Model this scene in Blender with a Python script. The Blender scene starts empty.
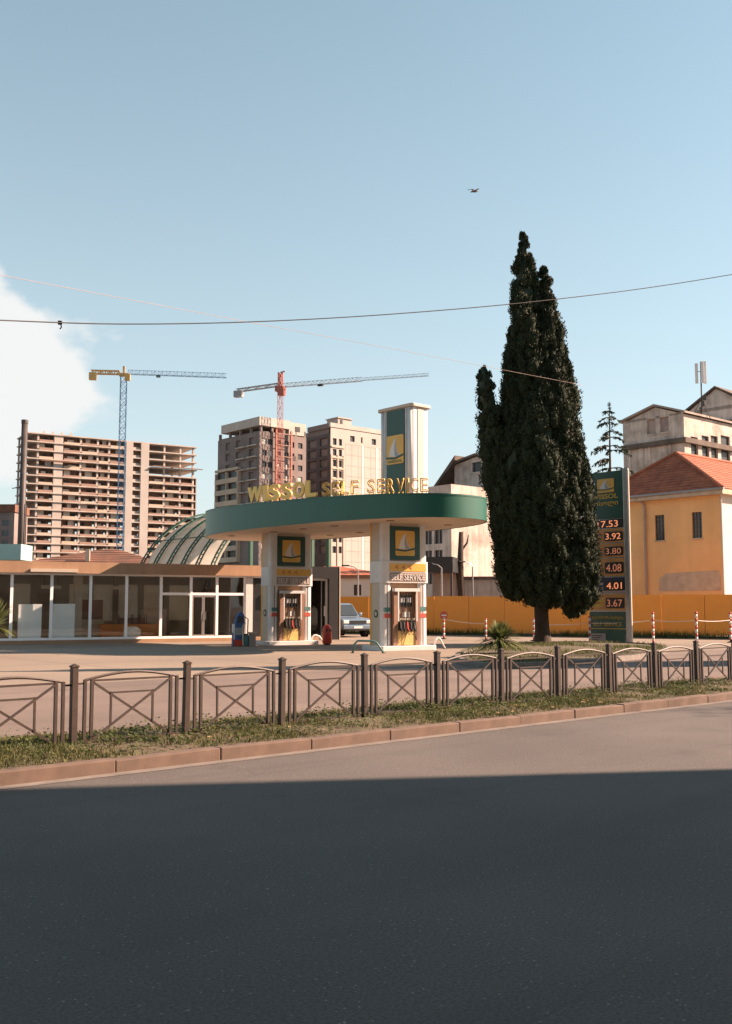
import bpy, math, random
import numpy as np
from mathutils import Vector, Matrix
rad = math.radians
random.seed(7)
rng = np.random.default_rng(7)
scene = bpy.context.scene
COL = scene.collection

# ------------------------------------------------------------------ camera, sky, sun, exposure
CAM_H = 1.6
FPX = 1000.0
PITCH = math.atan(0.095)
cam = bpy.data.cameras.new('camera')
cam.sensor_fit = 'VERTICAL'; cam.sensor_height = 36.0; cam.lens = FPX / 1024 * 36.0
cam.clip_start = 0.1; cam.clip_end = 6000
camo = bpy.data.objects.new('camera', cam); COL.objects.link(camo)
camo.location = (0, 0, CAM_H); camo.rotation_euler = (math.pi / 2 + PITCH, 0, 0)
scene.camera = camo

SUN_AZ, SUN_EL = 9.0, 31.0            # degrees: azimuth from +X towards +Y, elevation
world = bpy.data.worlds.new('World'); scene.world = world; world.use_nodes = True
nt = world.node_tree; nt.nodes.clear()
def N(t, ty, **kw):
    n = t.nodes.new(ty)
    for k, v in kw.items(): setattr(n, k, v)
    return n
def math_(t, op, a, b=None, clamp=False):
    n = N(t, 'ShaderNodeMath', operation=op, use_clamp=clamp)
    for i, v in enumerate((a, b)):
        if v is None: continue
        if isinstance(v, (int, float)): n.inputs[i].default_value = v
        else: t.links.new(v, n.inputs[i])
    return n.outputs[0]
def ramp(t, fac, stops, interp='LINEAR'):
    r = N(t, 'ShaderNodeValToRGB'); r.color_ramp.interpolation = interp
    e = r.color_ramp.elements
    while len(e) < len(stops): e.new(0.5)
    for el, (p, c) in zip(e, stops):
        el.position = p
        el.color = (c, c, c, 1) if isinstance(c, (int, float)) else (*c, 1)
    t.links.new(fac, r.inputs[0]); return r.outputs[0]
def mixc(t, fac, a, b, blend='MIX'):
    m = N(t, 'ShaderNodeMix', data_type='RGBA', blend_type=blend)
    for sock, v in ((m.inputs['Factor'], fac), (m.inputs['A'], a), (m.inputs['B'], b)):
        pass
    ins = {'f': m.inputs[0], 'a': m.inputs[6], 'b': m.inputs[7]}
    for k, v in (('f', fac), ('a', a), ('b', b)):
        if isinstance(v, (int, float)): ins[k].default_value = v
        elif isinstance(v, tuple): ins[k].default_value = (*v, 1) if len(v) == 3 else v
        else: t.links.new(v, ins[k])
    return m.outputs[2]
sky = N(nt, 'ShaderNodeTexSky', sky_type='NISHITA'); sky.sun_disc = False
sky.sun_elevation = rad(SUN_EL); sky.sun_rotation = rad(90 - SUN_AZ)
sky.air_density = 1.0; sky.dust_density = 0.6; sky.ozone_density = 1.0; sky.altitude = 0
tc = N(nt, 'ShaderNodeTexCoord')
sep = N(nt, 'ShaderNodeSeparateXYZ'); nt.links.new(tc.outputs['Generated'], sep.inputs[0])
# cumulus bank low in the north-west, drifting on out of view to the left
mp = N(nt, 'ShaderNodeMapping'); mp.inputs['Scale'].default_value = (1, 1, 1.5)
nt.links.new(tc.outputs['Generated'], mp.inputs[0])
cn = N(nt, 'ShaderNodeTexNoise'); cn.inputs['Scale'].default_value = 9; cn.inputs['Detail'].default_value = 8; cn.inputs['Roughness'].default_value = 0.55
nt.links.new(mp.outputs[0], cn.inputs['Vector'])
az = math_(nt, 'ARCTAN2', sep.outputs['X'], sep.outputs['Y'])           # 0 straight ahead, + right
daz = math_(nt, 'DIVIDE', math_(nt, 'SUBTRACT', az, -0.5), 0.29)
dal = math_(nt, 'DIVIDE', math_(nt, 'SUBTRACT', sep.outputs['Z'], 0.21), 0.125)
d2 = math_(nt, 'SQRT', math_(nt, 'ADD', math_(nt, 'MULTIPLY', daz, daz), math_(nt, 'MULTIPLY', dal, dal)))
body = math_(nt, 'ADD', math_(nt, 'SUBTRACT', 1.0, d2), math_(nt, 'MULTIPLY', math_(nt, 'SUBTRACT', cn.outputs[0], 0.5), 0.95))
cm = ramp(nt, body, [(0.04, 0.0), (0.2, 0.97)], 'EASE')
# thin high veil everywhere
bw = N(nt, 'ShaderNodeRGBToBW'); nt.links.new(sky.outputs[0], bw.inputs[0])
hsv = N(nt, 'ShaderNodeHueSaturation'); hsv.inputs['Saturation'].default_value = 0.88; hsv.inputs['Hue'].default_value = 0.468
nt.links.new(sky.outputs[0], hsv.inputs['Color'])
# pale haze that thickens towards the horizon all round
veil = math_(nt, 'MULTIPLY', math_(nt, 'EXPONENT', math_(nt, 'MULTIPLY', math_(nt, 'MAXIMUM', sep.outputs['Z'], 0.0), -3.0)), 0.78)
skyh = mixc(nt, veil, hsv.outputs[0], (4.25, 4.5, 4.5))
skyc = mixc(nt, cm, skyh, (5.0, 5.05, 5.0))
bg = N(nt, 'ShaderNodeBackground'); bg.inputs[1].default_value = 0.053
nt.links.new(skyc, bg.inputs[0])
wo = N(nt, 'ShaderNodeOutputWorld'); nt.links.new(bg.outputs[0], wo.inputs[0])

sl = bpy.data.lights.new('sun', 'SUN'); sl.energy = 5.0; sl.angle = rad(0.5); sl.color = (1.0, 0.69, 0.52)
so = bpy.data.objects.new('sun', sl); COL.objects.link(so)
sdir = Vector((math.cos(rad(SUN_AZ)) * math.cos(rad(SUN_EL)), math.sin(rad(SUN_AZ)) * math.cos(rad(SUN_EL)), math.sin(rad(SUN_EL))))
so.rotation_euler = sdir.to_track_quat('Z', 'Y').to_euler(); so.location = (60, 10, 60)
vs = scene.view_settings
vs.view_transform = 'Standard'; vs.look = 'None'; vs.gamma = 1; vs.exposure = 1.8
scene.cycles.use_denoising = True
scene.cycles.max_bounces = 6; scene.cycles.transparent_max_bounces = 12

# ------------------------------------------------------------------ helpers
def ray(px, py):
    c, s = math.cos(PITCH), math.sin(PITCH)
    x, y = (px - 366) / FPX, (512 - py) / FPX
    return Vector((x, c - s * y, s + c * y))
def at(px, py, Y):                                  # the point seen at a pixel, at depth Y
    d = ray(px, py); k = Y / d.y
    return Vector((d.x * k, Y, CAM_H + d.z * k))
def G(px, py, z=0.0):                               # the ground point seen at a pixel
    d = ray(px, py); k = (z - CAM_H) / d.z
    return Vector((d.x * k, d.y * k, z))
def onplane(px, py, loc, rot):                      # local x, z of a facade point
    d = ray(px, py); n = Vector((math.sin(rot), -math.cos(rot), 0)); C = Vector((0, 0, CAM_H)); L = Vector((loc[0], loc[1], 0))
    k = (L - C).dot(n) / d.dot(n); p = C + d * k - L
    return p.x * math.cos(rot) + p.y * math.sin(rot), p.z
def onside(px, py, loc, rot):                       # local y, z on the left side (local x = 0) of a block
    d = ray(px, py); n = Vector((math.cos(rot), math.sin(rot), 0)); C = Vector((0, 0, CAM_H)); L = Vector((loc[0], loc[1], 0))
    k = (L - C).dot(n) / d.dot(n); p = C + d * k - L
    return -p.x * math.sin(rot) + p.y * math.cos(rot), p.z

class MB:
    def __init__(s): s.v = []; s.f = []; s.m = []; s.mi = 0
    def add(s, vs, fs):
        o = len(s.v); s.v += [tuple(v) for v in vs]
        for f in fs: s.f.append(tuple(i + o for i in f)); s.m.append(s.mi)
        return s
    def mat(s, i): s.mi = i; return s
    def box(s, x0, x1, y0, y1, z0, z1):
        return s.add([(x0, y0, z0), (x1, y0, z0), (x1, y1, z0), (x0, y1, z0), (x0, y0, z1), (x1, y0, z1), (x1, y1, z1), (x0, y1, z1)],
                     [(3, 2, 1, 0), (4, 5, 6, 7), (0, 1, 5, 4), (1, 2, 6, 5), (2, 3, 7, 6), (3, 0, 4, 7)])
    def bar(s, p, q, w, h=None, up=(0, 0, 1)):
        p, q = Vector(p), Vector(q); h = h or w; d = (q - p).normalized(); up = Vector(up)
        if abs(d.dot(up)) > 0.98: up = Vector((0, 1, 0))
        a = d.cross(up).normalized() * w / 2; b = a.cross(d).normalized() * h / 2
        vs = [p - a - b, p + a - b, p + a + b, p - a + b, q - a - b, q + a - b, q + a + b, q - a + b]
        return s.add(vs, [(0, 1, 2, 3), (7, 6, 5, 4), (1, 0, 4, 5), (2, 1, 5, 6), (3, 2, 6, 7), (0, 3, 7, 4)])
    def tube(s, pts, r, n=8, caps=True):
        pts = [Vector(p) for p in pts]; k = len(pts)
        rs = r if isinstance(r, (list, tuple)) else [r] * k
        o = len(s.v); vs = []; fs = []; prev = None
        for i, p in enumerate(pts):
            d = (pts[min(i + 1, k - 1)] - pts[max(i - 1, 0)])
            d = d.normalized() if d.length > 1e-9 else Vector((0, 0, 1))
            if prev is None:
                ref = Vector((0, 0, 1)) if abs(d.z) < 0.9 else Vector((1, 0, 0)); a = d.cross(ref).normalized()
            else:
                a = (prev - d * prev.dot(d)).normalized()
            prev = a; b = d.cross(a)
            for j in range(n):
                t = 2 * math.pi * j / n; vs.append(p + (a * math.cos(t) + b * math.sin(t)) * rs[i])
        for i in range(k - 1):
            for j in range(n):
                j2 = (j + 1) % n; fs.append((i * n + j, i * n + j2, (i + 1) * n + j2, (i + 1) * n + j))
        if caps: fs.append(tuple(range(n - 1, -1, -1))); fs.append(tuple((k - 1) * n + j for j in range(n)))
        return s.add(vs, fs)
    def cyl(s, p, q, r0, r1=None, n=12): return s.tube([p, q], [r0, r0 if r1 is None else r1], n)
    def prism(s, pts, f, d):                        # outline pts (a,b); f(a,b,depth)->xyz ; depth 0..d
        n = len(pts); vs = [f(a, b, 0) for a, b in pts] + [f(a, b, d) for a, b in pts]
        return s.add(vs, [tuple(range(n)), tuple(range(2 * n - 1, n - 1, -1))] + [(i + n, (i + 1) % n + n, (i + 1) % n, i) for i in range(n)])
    def xz(s, pts, y0, y1):  return s.prism(pts, lambda a, b, d: (a, y0 + d, b), y1 - y0)
    def yz(s, pts, x0, x1):  return s.prism(pts, lambda a, b, d: (x0 + d, a, b), x1 - x0)
    def xy(s, pts, z0, z1):  return s.prism(pts, lambda a, b, d: (a, b, z0 + d), z1 - z0)
    def mesh(s, name):
        me = bpy.data.meshes.new(name); me.from_pydata(s.v, [], s.f)
        me.polygons.foreach_set('material_index', s.m)
        import bmesh
        bm = bmesh.new(); bm.from_mesh(me); bmesh.ops.recalc_face_normals(bm, faces=bm.faces); bm.to_mesh(me); bm.free()
        return me
    def build(s, name, mats, parent=None, smooth=False, bevel=0, seg=2):
        return obj(name, s.mesh(name), mats, parent, smooth, bevel, seg)
def obj(name, me, mats, parent=None, smooth=False, bevel=0, seg=2, loc=None, rot=None, scale=None):
    if mats is not None and len(me.materials) == 0:
        for m in (mats if isinstance(mats, (list, tuple)) else [mats]): me.materials.append(m)
    o = bpy.data.objects.new(name, me); COL.objects.link(o)
    if parent: o.parent = parent
    if smooth:
        me.polygons.foreach_set('use_smooth', [True] * len(me.polygons))
    if bevel:
        b = o.modifiers.new('bevel', 'BEVEL'); b.width = bevel; b.segments = seg; b.limit_method = 'ANGLE'; b.angle_limit = rad(35)
    if loc is not None: o.location = loc
    if rot is not None: o.rotation_euler = rot
    if scale is not None: o.scale = scale
    return o
def tag(o, label=None, cat=None, group=None, kind=None):
    for k, v in (('label', label), ('category', cat), ('group', group), ('kind', kind)):
        if v: o[k] = v
    return o
def thing(name, label, cat, loc=(0, 0, 0), rotz=0, group=None):
    o = bpy.data.objects.new(name, None); COL.objects.link(o); o.empty_display_size = 0.3
    o.location = loc; o.rotation_euler = (0, 0, rotz)
    return tag(o, label, cat, group)
def copy_tree(o, parent=None):
    c = o.copy(); COL.objects.link(c)
    if parent is not None: c.parent = parent
    for ch in list(o.children): copy_tree(ch, c)
    return c
def nvec(o): return o
def wallholes(mb, W0, W1, Z0, Z1, holes, y=0.0, rev=0.25):   # wall sheet in xz at y with real openings and reveals
    xs = sorted({W0, W1, *[h[0] for h in holes], *[h[1] for h in holes]}); zs = sorted({Z0, Z1, *[h[2] for h in holes], *[h[3] for h in holes]})
    for i in range(len(xs) - 1):
        for j in range(len(zs) - 1):
            cx, cz = (xs[i] + xs[i + 1]) / 2, (zs[j] + zs[j + 1]) / 2
            if any(h[0] < cx < h[1] and h[2] < cz < h[3] for h in holes): continue
            mb.add([(xs[i], y, zs[j]), (xs[i + 1], y, zs[j]), (xs[i + 1], y, zs[j + 1]), (xs[i], y, zs[j + 1])], [(0, 1, 2, 3)])
    for a, b, c, d in holes:
        P = [(a, c), (b, c), (b, d), (a, d)]
        for k in range(4):
            (x0, z0), (x1, z1) = P[k], P[(k + 1) % 4]
            mb.add([(x0, y, z0), (x1, y, z1), (x1, y + rev, z1), (x0, y + rev, z0)], [(0, 1, 2, 3)])
    return mb
def swapxy(mb):                                     # turn a wall built in xz into one in yz (left side of a block)
    mb.v = [(y, x, z) for x, y, z in mb.v]; return mb
_unit = None
def pane(parent, name, mat, x0, x1, y0, y1, z0, z1):
    key = 'unit_' + mat.name
    me = bpy.data.meshes.get(key)
    if me is None:
        me = MB().box(0, 1, 0, 1, 0, 1).mesh(key); me.materials.append(mat)
    return obj(name, me, None, parent, loc=(x0, y0, z0), scale=(x1 - x0, y1 - y0, z1 - z0))

_mats = {}
def mk(name, col, rough=0.7, var=0.12, scale=3.0, bump=0.0, bscale=40.0, metal=0.0, spec=0.5, streak=0.0, dirt=None, dscale=1.0, damt=0.5, emit=None, estr=0, coat=0.0, blot=0.0):
    col = tuple(x * 0.8 for x in col); dirt = tuple(x * 0.8 for x in dirt) if dirt else None
    m = bpy.data.materials.new(name); m.use_nodes = True; t = m.node_tree; b = t.nodes['Principled BSDF']
    b.inputs['Roughness'].default_value = rough; b.inputs['Metallic'].default_value = metal
    b.inputs['Specular IOR Level'].default_value = spec
    if coat: b.inputs['Coat Weight'].default_value = coat; b.inputs['Coat Roughness'].default_value = 0.1
    tcn = N(t, 'ShaderNodeTexCoord'); g = N(t, 'ShaderNodeNewGeometry')
    c = None
    n1 = N(t, 'ShaderNodeTexNoise'); n1.inputs['Scale'].default_value = scale; n1.inputs['Detail'].default_value = 6
    t.links.new(tcn.outputs['Object'], n1.inputs['Vector'])
    f = ramp(t, n1.outputs[0], [(0.3, 0.0), (0.7, 1.0)])
    lo = tuple(x * (1 - var) for x in col); hi = tuple(min(1, x * (1 + var)) for x in col)
    c = mixc(t, f, lo, hi)
    if streak:
        mpn = N(t, 'ShaderNodeMapping'); mpn.inputs['Scale'].default_value = (1.6, 1.6, 0.09)
        t.links.new(tcn.outputs['Object'], mpn.inputs[0])
        n2 = N(t, 'ShaderNodeTexNoise'); n2.inputs['Scale'].default_value = 1.5; n2.inputs['Detail'].default_value = 8; n2.inputs['Roughness'].default_value = 0.7
        t.links.new(mpn.outputs[0], n2.inputs['Vector'])
        c = mixc(t, ramp(t, n2.outputs[0], [(0.42, 0.0), (0.75, streak)]), c, dirt or tuple(x * 0.3 for x in col))
    if dirt and (blot or not streak):
        n2 = N(t, 'ShaderNodeTexNoise'); n2.inputs['Scale'].default_value = dscale; n2.inputs['Detail'].default_value = 9; n2.inputs['Roughness'].default_value = 0.65
        t.links.new(tcn.outputs['Object'], n2.inputs['Vector'])
        c = mixc(t, ramp(t, n2.outputs[0], [(0.45, 0.0), (0.7, blot or damt)]), c, dirt)
    t.links.new(c, b.inputs['Base Color'])
    if bump:
        n3 = N(t, 'ShaderNodeTexNoise'); n3.inputs['Scale'].default_value = bscale; n3.inputs['Detail'].default_value = 5
        t.links.new(tcn.outputs['Object'], n3.inputs['Vector'])
        bp = N(t, 'ShaderNodeBump'); bp.inputs['Strength'].default_value = bump; bp.inputs['Distance'].default_value = 0.02
        t.links.new(n3.outputs[0], bp.inputs['Height']); t.links.new(bp.outputs[0], b.inputs['Normal'])
    if emit:
        b.inputs['Emission Color'].default_value = (*emit, 1); b.inputs['Emission Strength'].default_value = estr
    return m
def mk_glass(name, tint=(0.8, 0.85, 0.85), refl=0.12, rough=0.02):
    m = bpy.data.materials.new(name); m.use_nodes = True; t = m.node_tree; t.nodes.clear()
    tr = N(t, 'ShaderNodeBsdfTransparent'); tr.inputs[0].default_value = (*tint, 1)
    gl = N(t, 'ShaderNodeBsdfGlossy'); gl.inputs['Roughness'].default_value = rough
    ge = N(t, 'ShaderNodeNewGeometry'); dt = N(t, 'ShaderNodeVectorMath', operation='DOT_PRODUCT'); t.links.new(ge.outputs['Incoming'], dt.inputs[0]); t.links.new(ge.outputs['Normal'], dt.inputs[1])
    one = math_(t, 'SUBTRACT', 1.0, math_(t, 'ABSOLUTE', dt.outputs['Value']), True)
    f = math_(t, 'ADD', math_(t, 'MULTIPLY', math_(t, 'POWER', one, 5.0), 0.9), 0.03 + refl, True)
    mx = N(t, 'ShaderNodeMixShader'); t.links.new(f, mx.inputs[0]); t.links.new(tr.outputs[0], mx.inputs[1]); t.links.new(gl.outputs[0], mx.inputs[2])
    o = N(t, 'ShaderNodeOutputMaterial'); t.links.new(mx.outputs[0], o.inputs[0]); return m
def mk_leaf(name, c1, c2, trans=0.25):
    m = bpy.data.materials.new(name); m.use_nodes = True; t = m.node_tree; b = t.nodes['Principled BSDF']; out = t.nodes['Material Output']
    tcn = N(t, 'ShaderNodeTexCoord')
    n1 = N(t, 'ShaderNodeTexNoise'); n1.inputs['Scale'].default_value = 2.2; n1.inputs['Detail'].default_value = 7; n1.inputs['Roughness'].default_value = 0.7
    t.links.new(tcn.outputs['Object'], n1.inputs['Vector'])
    c = mixc(t, ramp(t, n1.outputs[0], [(0.35, 0.0), (0.68, 1.0)]), c1, c2)
    t.links.new(c, b.inputs['Base Color']); b.inputs['Roughness'].default_value = 0.65; b.inputs['Specular IOR Level'].default_value = 0.25
    if trans:
        tl = N(t, 'ShaderNodeBsdfTranslucent'); t.links.new(c, tl.inputs[0])
        mx = N(t, 'ShaderNodeMixShader'); mx.inputs[0].default_value = trans
        t.links.new(b.outputs[0], mx.inputs[1]); t.links.new(tl.outputs[0], mx.inputs[2]); t.links.new(mx.outputs[0], out.inputs[0])
    return m
_tx = {}
def text_mesh(s, w, h, ext=0.01, bold=0.0, outline=0.0):
    key = (s, round(w, 3), round(h, 3), ext, bold, outline)
    if key in _tx: return _tx[key]
    cu = bpy.data.curves.new('lettering', 'FONT'); cu.body = s; cu.size = 1
    if outline: cu.fill_mode = 'NONE'; cu.bevel_depth = outline; cu.bevel_resolution = 0
    else: cu.extrude = 0.001; cu.offset = bold
    cu.resolution_u = 3
    o = bpy.data.objects.new('lettering', cu); COL.objects.link(o)
    dg = bpy.context.evaluated_depsgraph_get(); me = bpy.data.meshes.new_from_object(o.evaluated_get(dg))
    bpy.data.objects.remove(o); bpy.data.curves.remove(cu)
    me.materials.clear()
    co = np.empty(len(me.vertices) * 3, 'f'); me.vertices.foreach_get('co', co); co = co.reshape(-1, 3)
    mn, mxx = co.min(0), co.max(0); sz = np.maximum(mxx - mn, 1e-6)
    out = np.empty_like(co)
    out[:, 0] = (co[:, 0] - mn[0]) / sz[0] * w; out[:, 2] = (co[:, 1] - mn[1]) / sz[1] * h
    out[:, 1] = -(co[:, 2] - mn[2]) / sz[2] * ext
    me.vertices.foreach_set('co', out.ravel()); me.update(); _tx[key] = me
    return me
def lettering(parent, s, mat, x, z, w, h, y, ext=0.01, rot=0, name='lettering', bold=0.0, outline=0.0):
    me = text_mesh(s, w, h, ext, bold, outline).copy(); me.materials.append(mat)
    return obj(name, me, None, parent, loc=(x, y, z), rot=(0, 0, rot))

RA = rad(41.0)                                       # the street runs at 41 degrees to the picture plane
U = Vector((math.cos(RA), math.sin(RA), 0)); Wv = Vector((-math.sin(RA), math.cos(RA), 0))
K0 = Vector((-3.33, 9.09, 0))
def R(s, t, z=0.0): p = K0 + U * s + Wv * t; return Vector((p.x, p.y, z))
# ------------------------------------------------------------------ materials
M = {}
def asphalt(name, base, warm, tyre=0.25):
    m = bpy.data.materials.new(name); m.use_nodes = True; t = m.node_tree; b = t.nodes['Principled BSDF']
    tcn = N(t, 'ShaderNodeTexCoord'); v = tcn.outputs['Object']
    big = N(t, 'ShaderNodeTexNoise'); big.inputs['Scale'].default_value = 0.35; big.inputs['Detail'].default_value = 5; t.links.new(v, big.inputs['Vector'])
    fine = N(t, 'ShaderNodeTexNoise'); fine.inputs['Scale'].default_value = 55; fine.inputs['Detail'].default_value = 3; fine.inputs['Roughness'].default_value = 0.8; t.links.new(v, fine.inputs['Vector'])
    c = mixc(t, ramp(t, big.outputs[0], [(0.3, 0.0), (0.7, 1.0)]), tuple(x * 0.88 for x in base), tuple(x * 1.1 for x in warm))
    c = mixc(t, ramp(t, fine.outputs[0], [(0.35, 0.0), (0.65, 1.0)]), mixc(t, 1.0, c, (0.66, 0.66, 0.66), 'MULTIPLY'), mixc(t, 1.0, c, (1.3, 1.3, 1.3), 'MULTIPLY'))
    # pale stones in the aggregate
    vo = N(t, 'ShaderNodeTexVoronoi'); vo.inputs['Scale'].default_value = 42; t.links.new(v, vo.inputs['Vector'])
    wn = N(t, 'ShaderNodeTexWhiteNoise'); t.links.new(vo.outputs['Color'], wn.inputs['Vector'])
    chip = math_(t, 'MULTIPLY', ramp(t, vo.outputs['Distance'], [(0.16, 1.0), (0.3, 0.0)]), ramp(t, wn.outputs[0], [(0.9, 0.0), (0.94, 1.0)]))
    c = mixc(t, math_(t, 'MULTIPLY', chip, 0.6), c, (0.36, 0.33, 0.3))
    # rubbed-in tyre tracks that follow the lane
    sp = N(t, 'ShaderNodeSeparateXYZ'); t.links.new(v, sp.inputs[0])
    wob = N(t, 'ShaderNodeTexNoise'); wob.inputs['Scale'].default_value = 0.09; t.links.new(v, wob.inputs['Vector'])
    yy = math_(t, 'ADD', sp.outputs['Y'], math_(t, 'MULTIPLY', wob.outputs[0], 2.5))
    tr = math_(t, 'SINE', math_(t, 'MULTIPLY', yy, 3.6))
    mpn = N(t, 'ShaderNodeMapping'); mpn.inputs['Scale'].default_value = (0.25, 6, 1); t.links.new(v, mpn.inputs[0])
    sn = N(t, 'ShaderNodeTexNoise'); sn.inputs['Scale'].default_value = 1.0; sn.inputs['Detail'].default_value = 6; t.links.new(mpn.outputs[0], sn.inputs['Vector'])
    c = mixc(t, math_(t, 'MULTIPLY', math_(t, 'MULTIPLY', ramp(t, tr, [(0.55, 0.0), (1.0, 1.0)]), ramp(t, sn.outputs[0], [(0.35, 0.0), (0.7, 1.0)])), tyre), c, tuple(x * 0.55 for x in base))
    # hairline cracks
    wd_ = N(t, 'ShaderNodeTexNoise'); wd_.inputs['Scale'].default_value = 0.8; wd_.inputs['Detail'].default_value = 4; t.links.new(v, wd_.inputs['Vector'])
    wv = mixc(t, 0.9, v, wd_.outputs['Color'], 'ADD')
    ck = N(t, 'ShaderNodeTexVoronoi', feature='DISTANCE_TO_EDGE'); ck.inputs['Scale'].default_value = 0.22; t.links.new(wv, ck.inputs['Vector'])
    c = mixc(t, ramp(t, ck.outputs['Distance'], [(0.0, 0.16), (0.004, 0.0)]), c, tuple(x * 0.35 for x in base))
    # oil spots / patches
    ol = N(t, 'ShaderNodeTexNoise'); ol.inputs['Scale'].default_value = 1.3; ol.inputs['Detail'].default_value = 8; t.links.new(v, ol.inputs['Vector'])
    c = mixc(t, ramp(t, ol.outputs[0], [(0.6, 0.0), (0.75, 0.35)]), c, tuple(x * 0.6 for x in base))
    t.links.new(c, b.inputs['Base Color']); b.inputs['Roughness'].default_value = 0.85; b.inputs['Specular IOR Level'].default_value = 0.3
    bp = N(t, 'ShaderNodeBump'); bp.inputs['Strength'].default_value = 0.5; bp.inputs['Distance'].default_value = 0.01
    t.links.new(fine.outputs[0], bp.inputs['Height']); t.links.new(bp.outputs[0], b.inputs['Normal'])
    return m
M['road'] = asphalt('asphalt', (0.089, 0.083, 0.078), (0.101, 0.092, 0.085))
M['road2'] = asphalt('asphalt_side', (0.15, 0.12, 0.104), (0.165, 0.132, 0.112), 0.35)
M['concrete_yard'] = mk('yard_concrete', (0.29, 0.23, 0.17), 0.85, 0.14, 0.5, 0.3, 30, dirt=(0.16, 0.14, 0.12), dscale=0.25, damt=0.6)
def add_joints(m, w, h):
    t = m.node_tree; b = t.nodes['Principled BSDF']; src = b.inputs['Base Color'].links[0].from_socket
    tcn = N(t, 'ShaderNodeTexCoord'); bk = N(t, 'ShaderNodeTexBrick'); bk.offset = 0.0
    for k_, v_ in (('Scale', 1.0), ('Mortar Size', 0.03), ('Mortar Smooth', 0.3), ('Brick Width', w), ('Row Height', h), ('Color1', (1, 1, 1, 1)), ('Color2', (0.86, 0.86, 0.86, 1)), ('Mortar', (0.4, 0.4, 0.4, 1))): bk.inputs[k_].default_value = v_
    t.links.new(tcn.outputs['Object'], bk.inputs['Vector']); t.links.new(mixc(t, 1.0, src, bk.outputs['Color'], 'MULTIPLY'), b.inputs['Base Color'])
add_joints(M['concrete_yard'], 4.5, 3.6)
M['gutter'] = mk('gutter', (0.2, 0.175, 0.155), 0.9, 0.2, 4, 0.4, 60)
M['kerb'] = mk('kerb_concrete', (0.15, 0.105, 0.08), 0.9, 0.3, 3, 0.25, 90, dirt=(0.12, 0.08, 0.06), dscale=2.5, damt=0.7)
M['soil'] = mk('soil', (0.11, 0.085, 0.05), 0.95, 0.35, 6, 0.8, 30, dirt=(0.07, 0.075, 0.03), dscale=2, damt=0.9)
M['ground'] = mk('ground_dust', (0.16, 0.14, 0.115), 0.95, 0.2, 0.2)
M['grass'] = mk_leaf('grass_blade', (0.06, 0.082, 0.026), (0.15, 0.14, 0.055), 0.25)
M['weed'] = mk_leaf('weed_leaf', (0.045, 0.075, 0.022), (0.12, 0.13, 0.045), 0.25)
M['fence'] = mk('fence_paint', (0.04, 0.027, 0.021), 0.55, 0.25, 8, 0.15, 80, spec=0.4, dirt=(0.07, 0.04, 0.025), dscale=6, damt=0.6)
M['white'] = mk('white_aluminium', (0.74, 0.73, 0.71), 0.45, 0.05, 2, dirt=(0.5, 0.46, 0.4), dscale=1.5, damt=0.35)
M['cream'] = mk('cream_panel', (0.62, 0.52, 0.41), 0.55, 0.08, 2, dirt=(0.4, 0.33, 0.26), dscale=2, damt=0.4)
M['soffit'] = mk('soffit_cream', (0.7, 0.56, 0.42), 0.6, 0.07, 1, dirt=(0.45, 0.35, 0.25), dscale=1.2, damt=0.4)
M['green'] = mk('green_enamel', (0.004, 0.1, 0.066), 0.42, 0.08, 0.8, spec=0.5, streak=0.25, dirt=(0.03, 0.14, 0.1))
M['dkgreen'] = mk('dark_green_board', (0.008, 0.07, 0.048), 0.4, 0.08, 2)
M['yellow'] = mk('yellow_enamel', (0.8, 0.46, 0.08), 0.4, 0.08, 2)
M['gold'] = mk('gold_letter', (0.95, 0.6, 0.12), 0.4, 0.06, 2)
M['gold_dark'] = mk('gold_print', (0.62, 0.42, 0.06), 0.5, 0.1, 2)
M['sail'] = mk('sail_white', (0.75, 0.74, 0.72), 0.5, 0.05, 2)
M['sailgrey'] = mk('sail_grey', (0.4, 0.4, 0.4), 0.5, 0.05, 2)
M['black'] = mk('black_plastic', (0.015, 0.015, 0.016), 0.45, 0.2, 5)
M['charcoal'] = mk('charcoal_panel', (0.024, 0.023, 0.022), 0.55, 0.1, 2)
M['rubber'] = mk('rubber', (0.02, 0.02, 0.02), 0.8, 0.2, 8)
M['steel'] = mk('steel', (0.42, 0.41, 0.4), 0.4, 0.1, 4, metal=0.7)
M['dsteel'] = mk('dark_steel', (0.06, 0.05, 0.045), 0.6, 0.25, 3)
M['red'] = mk('red_paint', (0.6, 0.06, 0.03), 0.4, 0.1, 3)
M['redsign'] = mk('red_sign', (0.55, 0.1, 0.07), 0.5, 0.1, 3)
M['teal'] = mk('teal_paint', (0.08, 0.2, 0.19), 0.5, 0.15, 3)
M['blue'] = mk('blue_paint', (0.05, 0.12, 0.3), 0.45, 0.15, 3)
M['tan'] = mk('tan_panel', (0.44, 0.265, 0.155), 0.6, 0.12, 1.2, streak=0.35, dirt=(0.2, 0.11, 0.06))
M['brown'] = mk('brown_panel', (0.28, 0.15, 0.09), 0.6, 0.12, 3)
M['orangewall'] = mk('orange_sheet', (1.08, 0.4, 0.055), 0.6, 0.09, 0.8, 0.1, 12, dirt=(0.75, 0.25, 0.03), dscale=0.8, damt=0.5)
M['house'] = mk('ochre_render', (0.9, 0.55, 0.24), 0.9, 0.09, 0.7, 0.3, 25, streak=0.3, dirt=(0.7, 0.38, 0.15))
M['housewhite'] = mk('pale_render', (0.72, 0.66, 0.58), 0.9, 0.08, 0.7, 0.2, 25)
M['plaster'] = mk('bare_plaster', (0.55, 0.45, 0.33), 0.95, 0.15, 2, 0.3, 30)
M['tile'] = mk('clay_tile', (0.4, 0.125, 0.06), 0.85, 0.25, 2.5, 0.3, 12, dirt=(0.2, 0.05, 0.035), dscale=1.2, damt=0.6)
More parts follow.
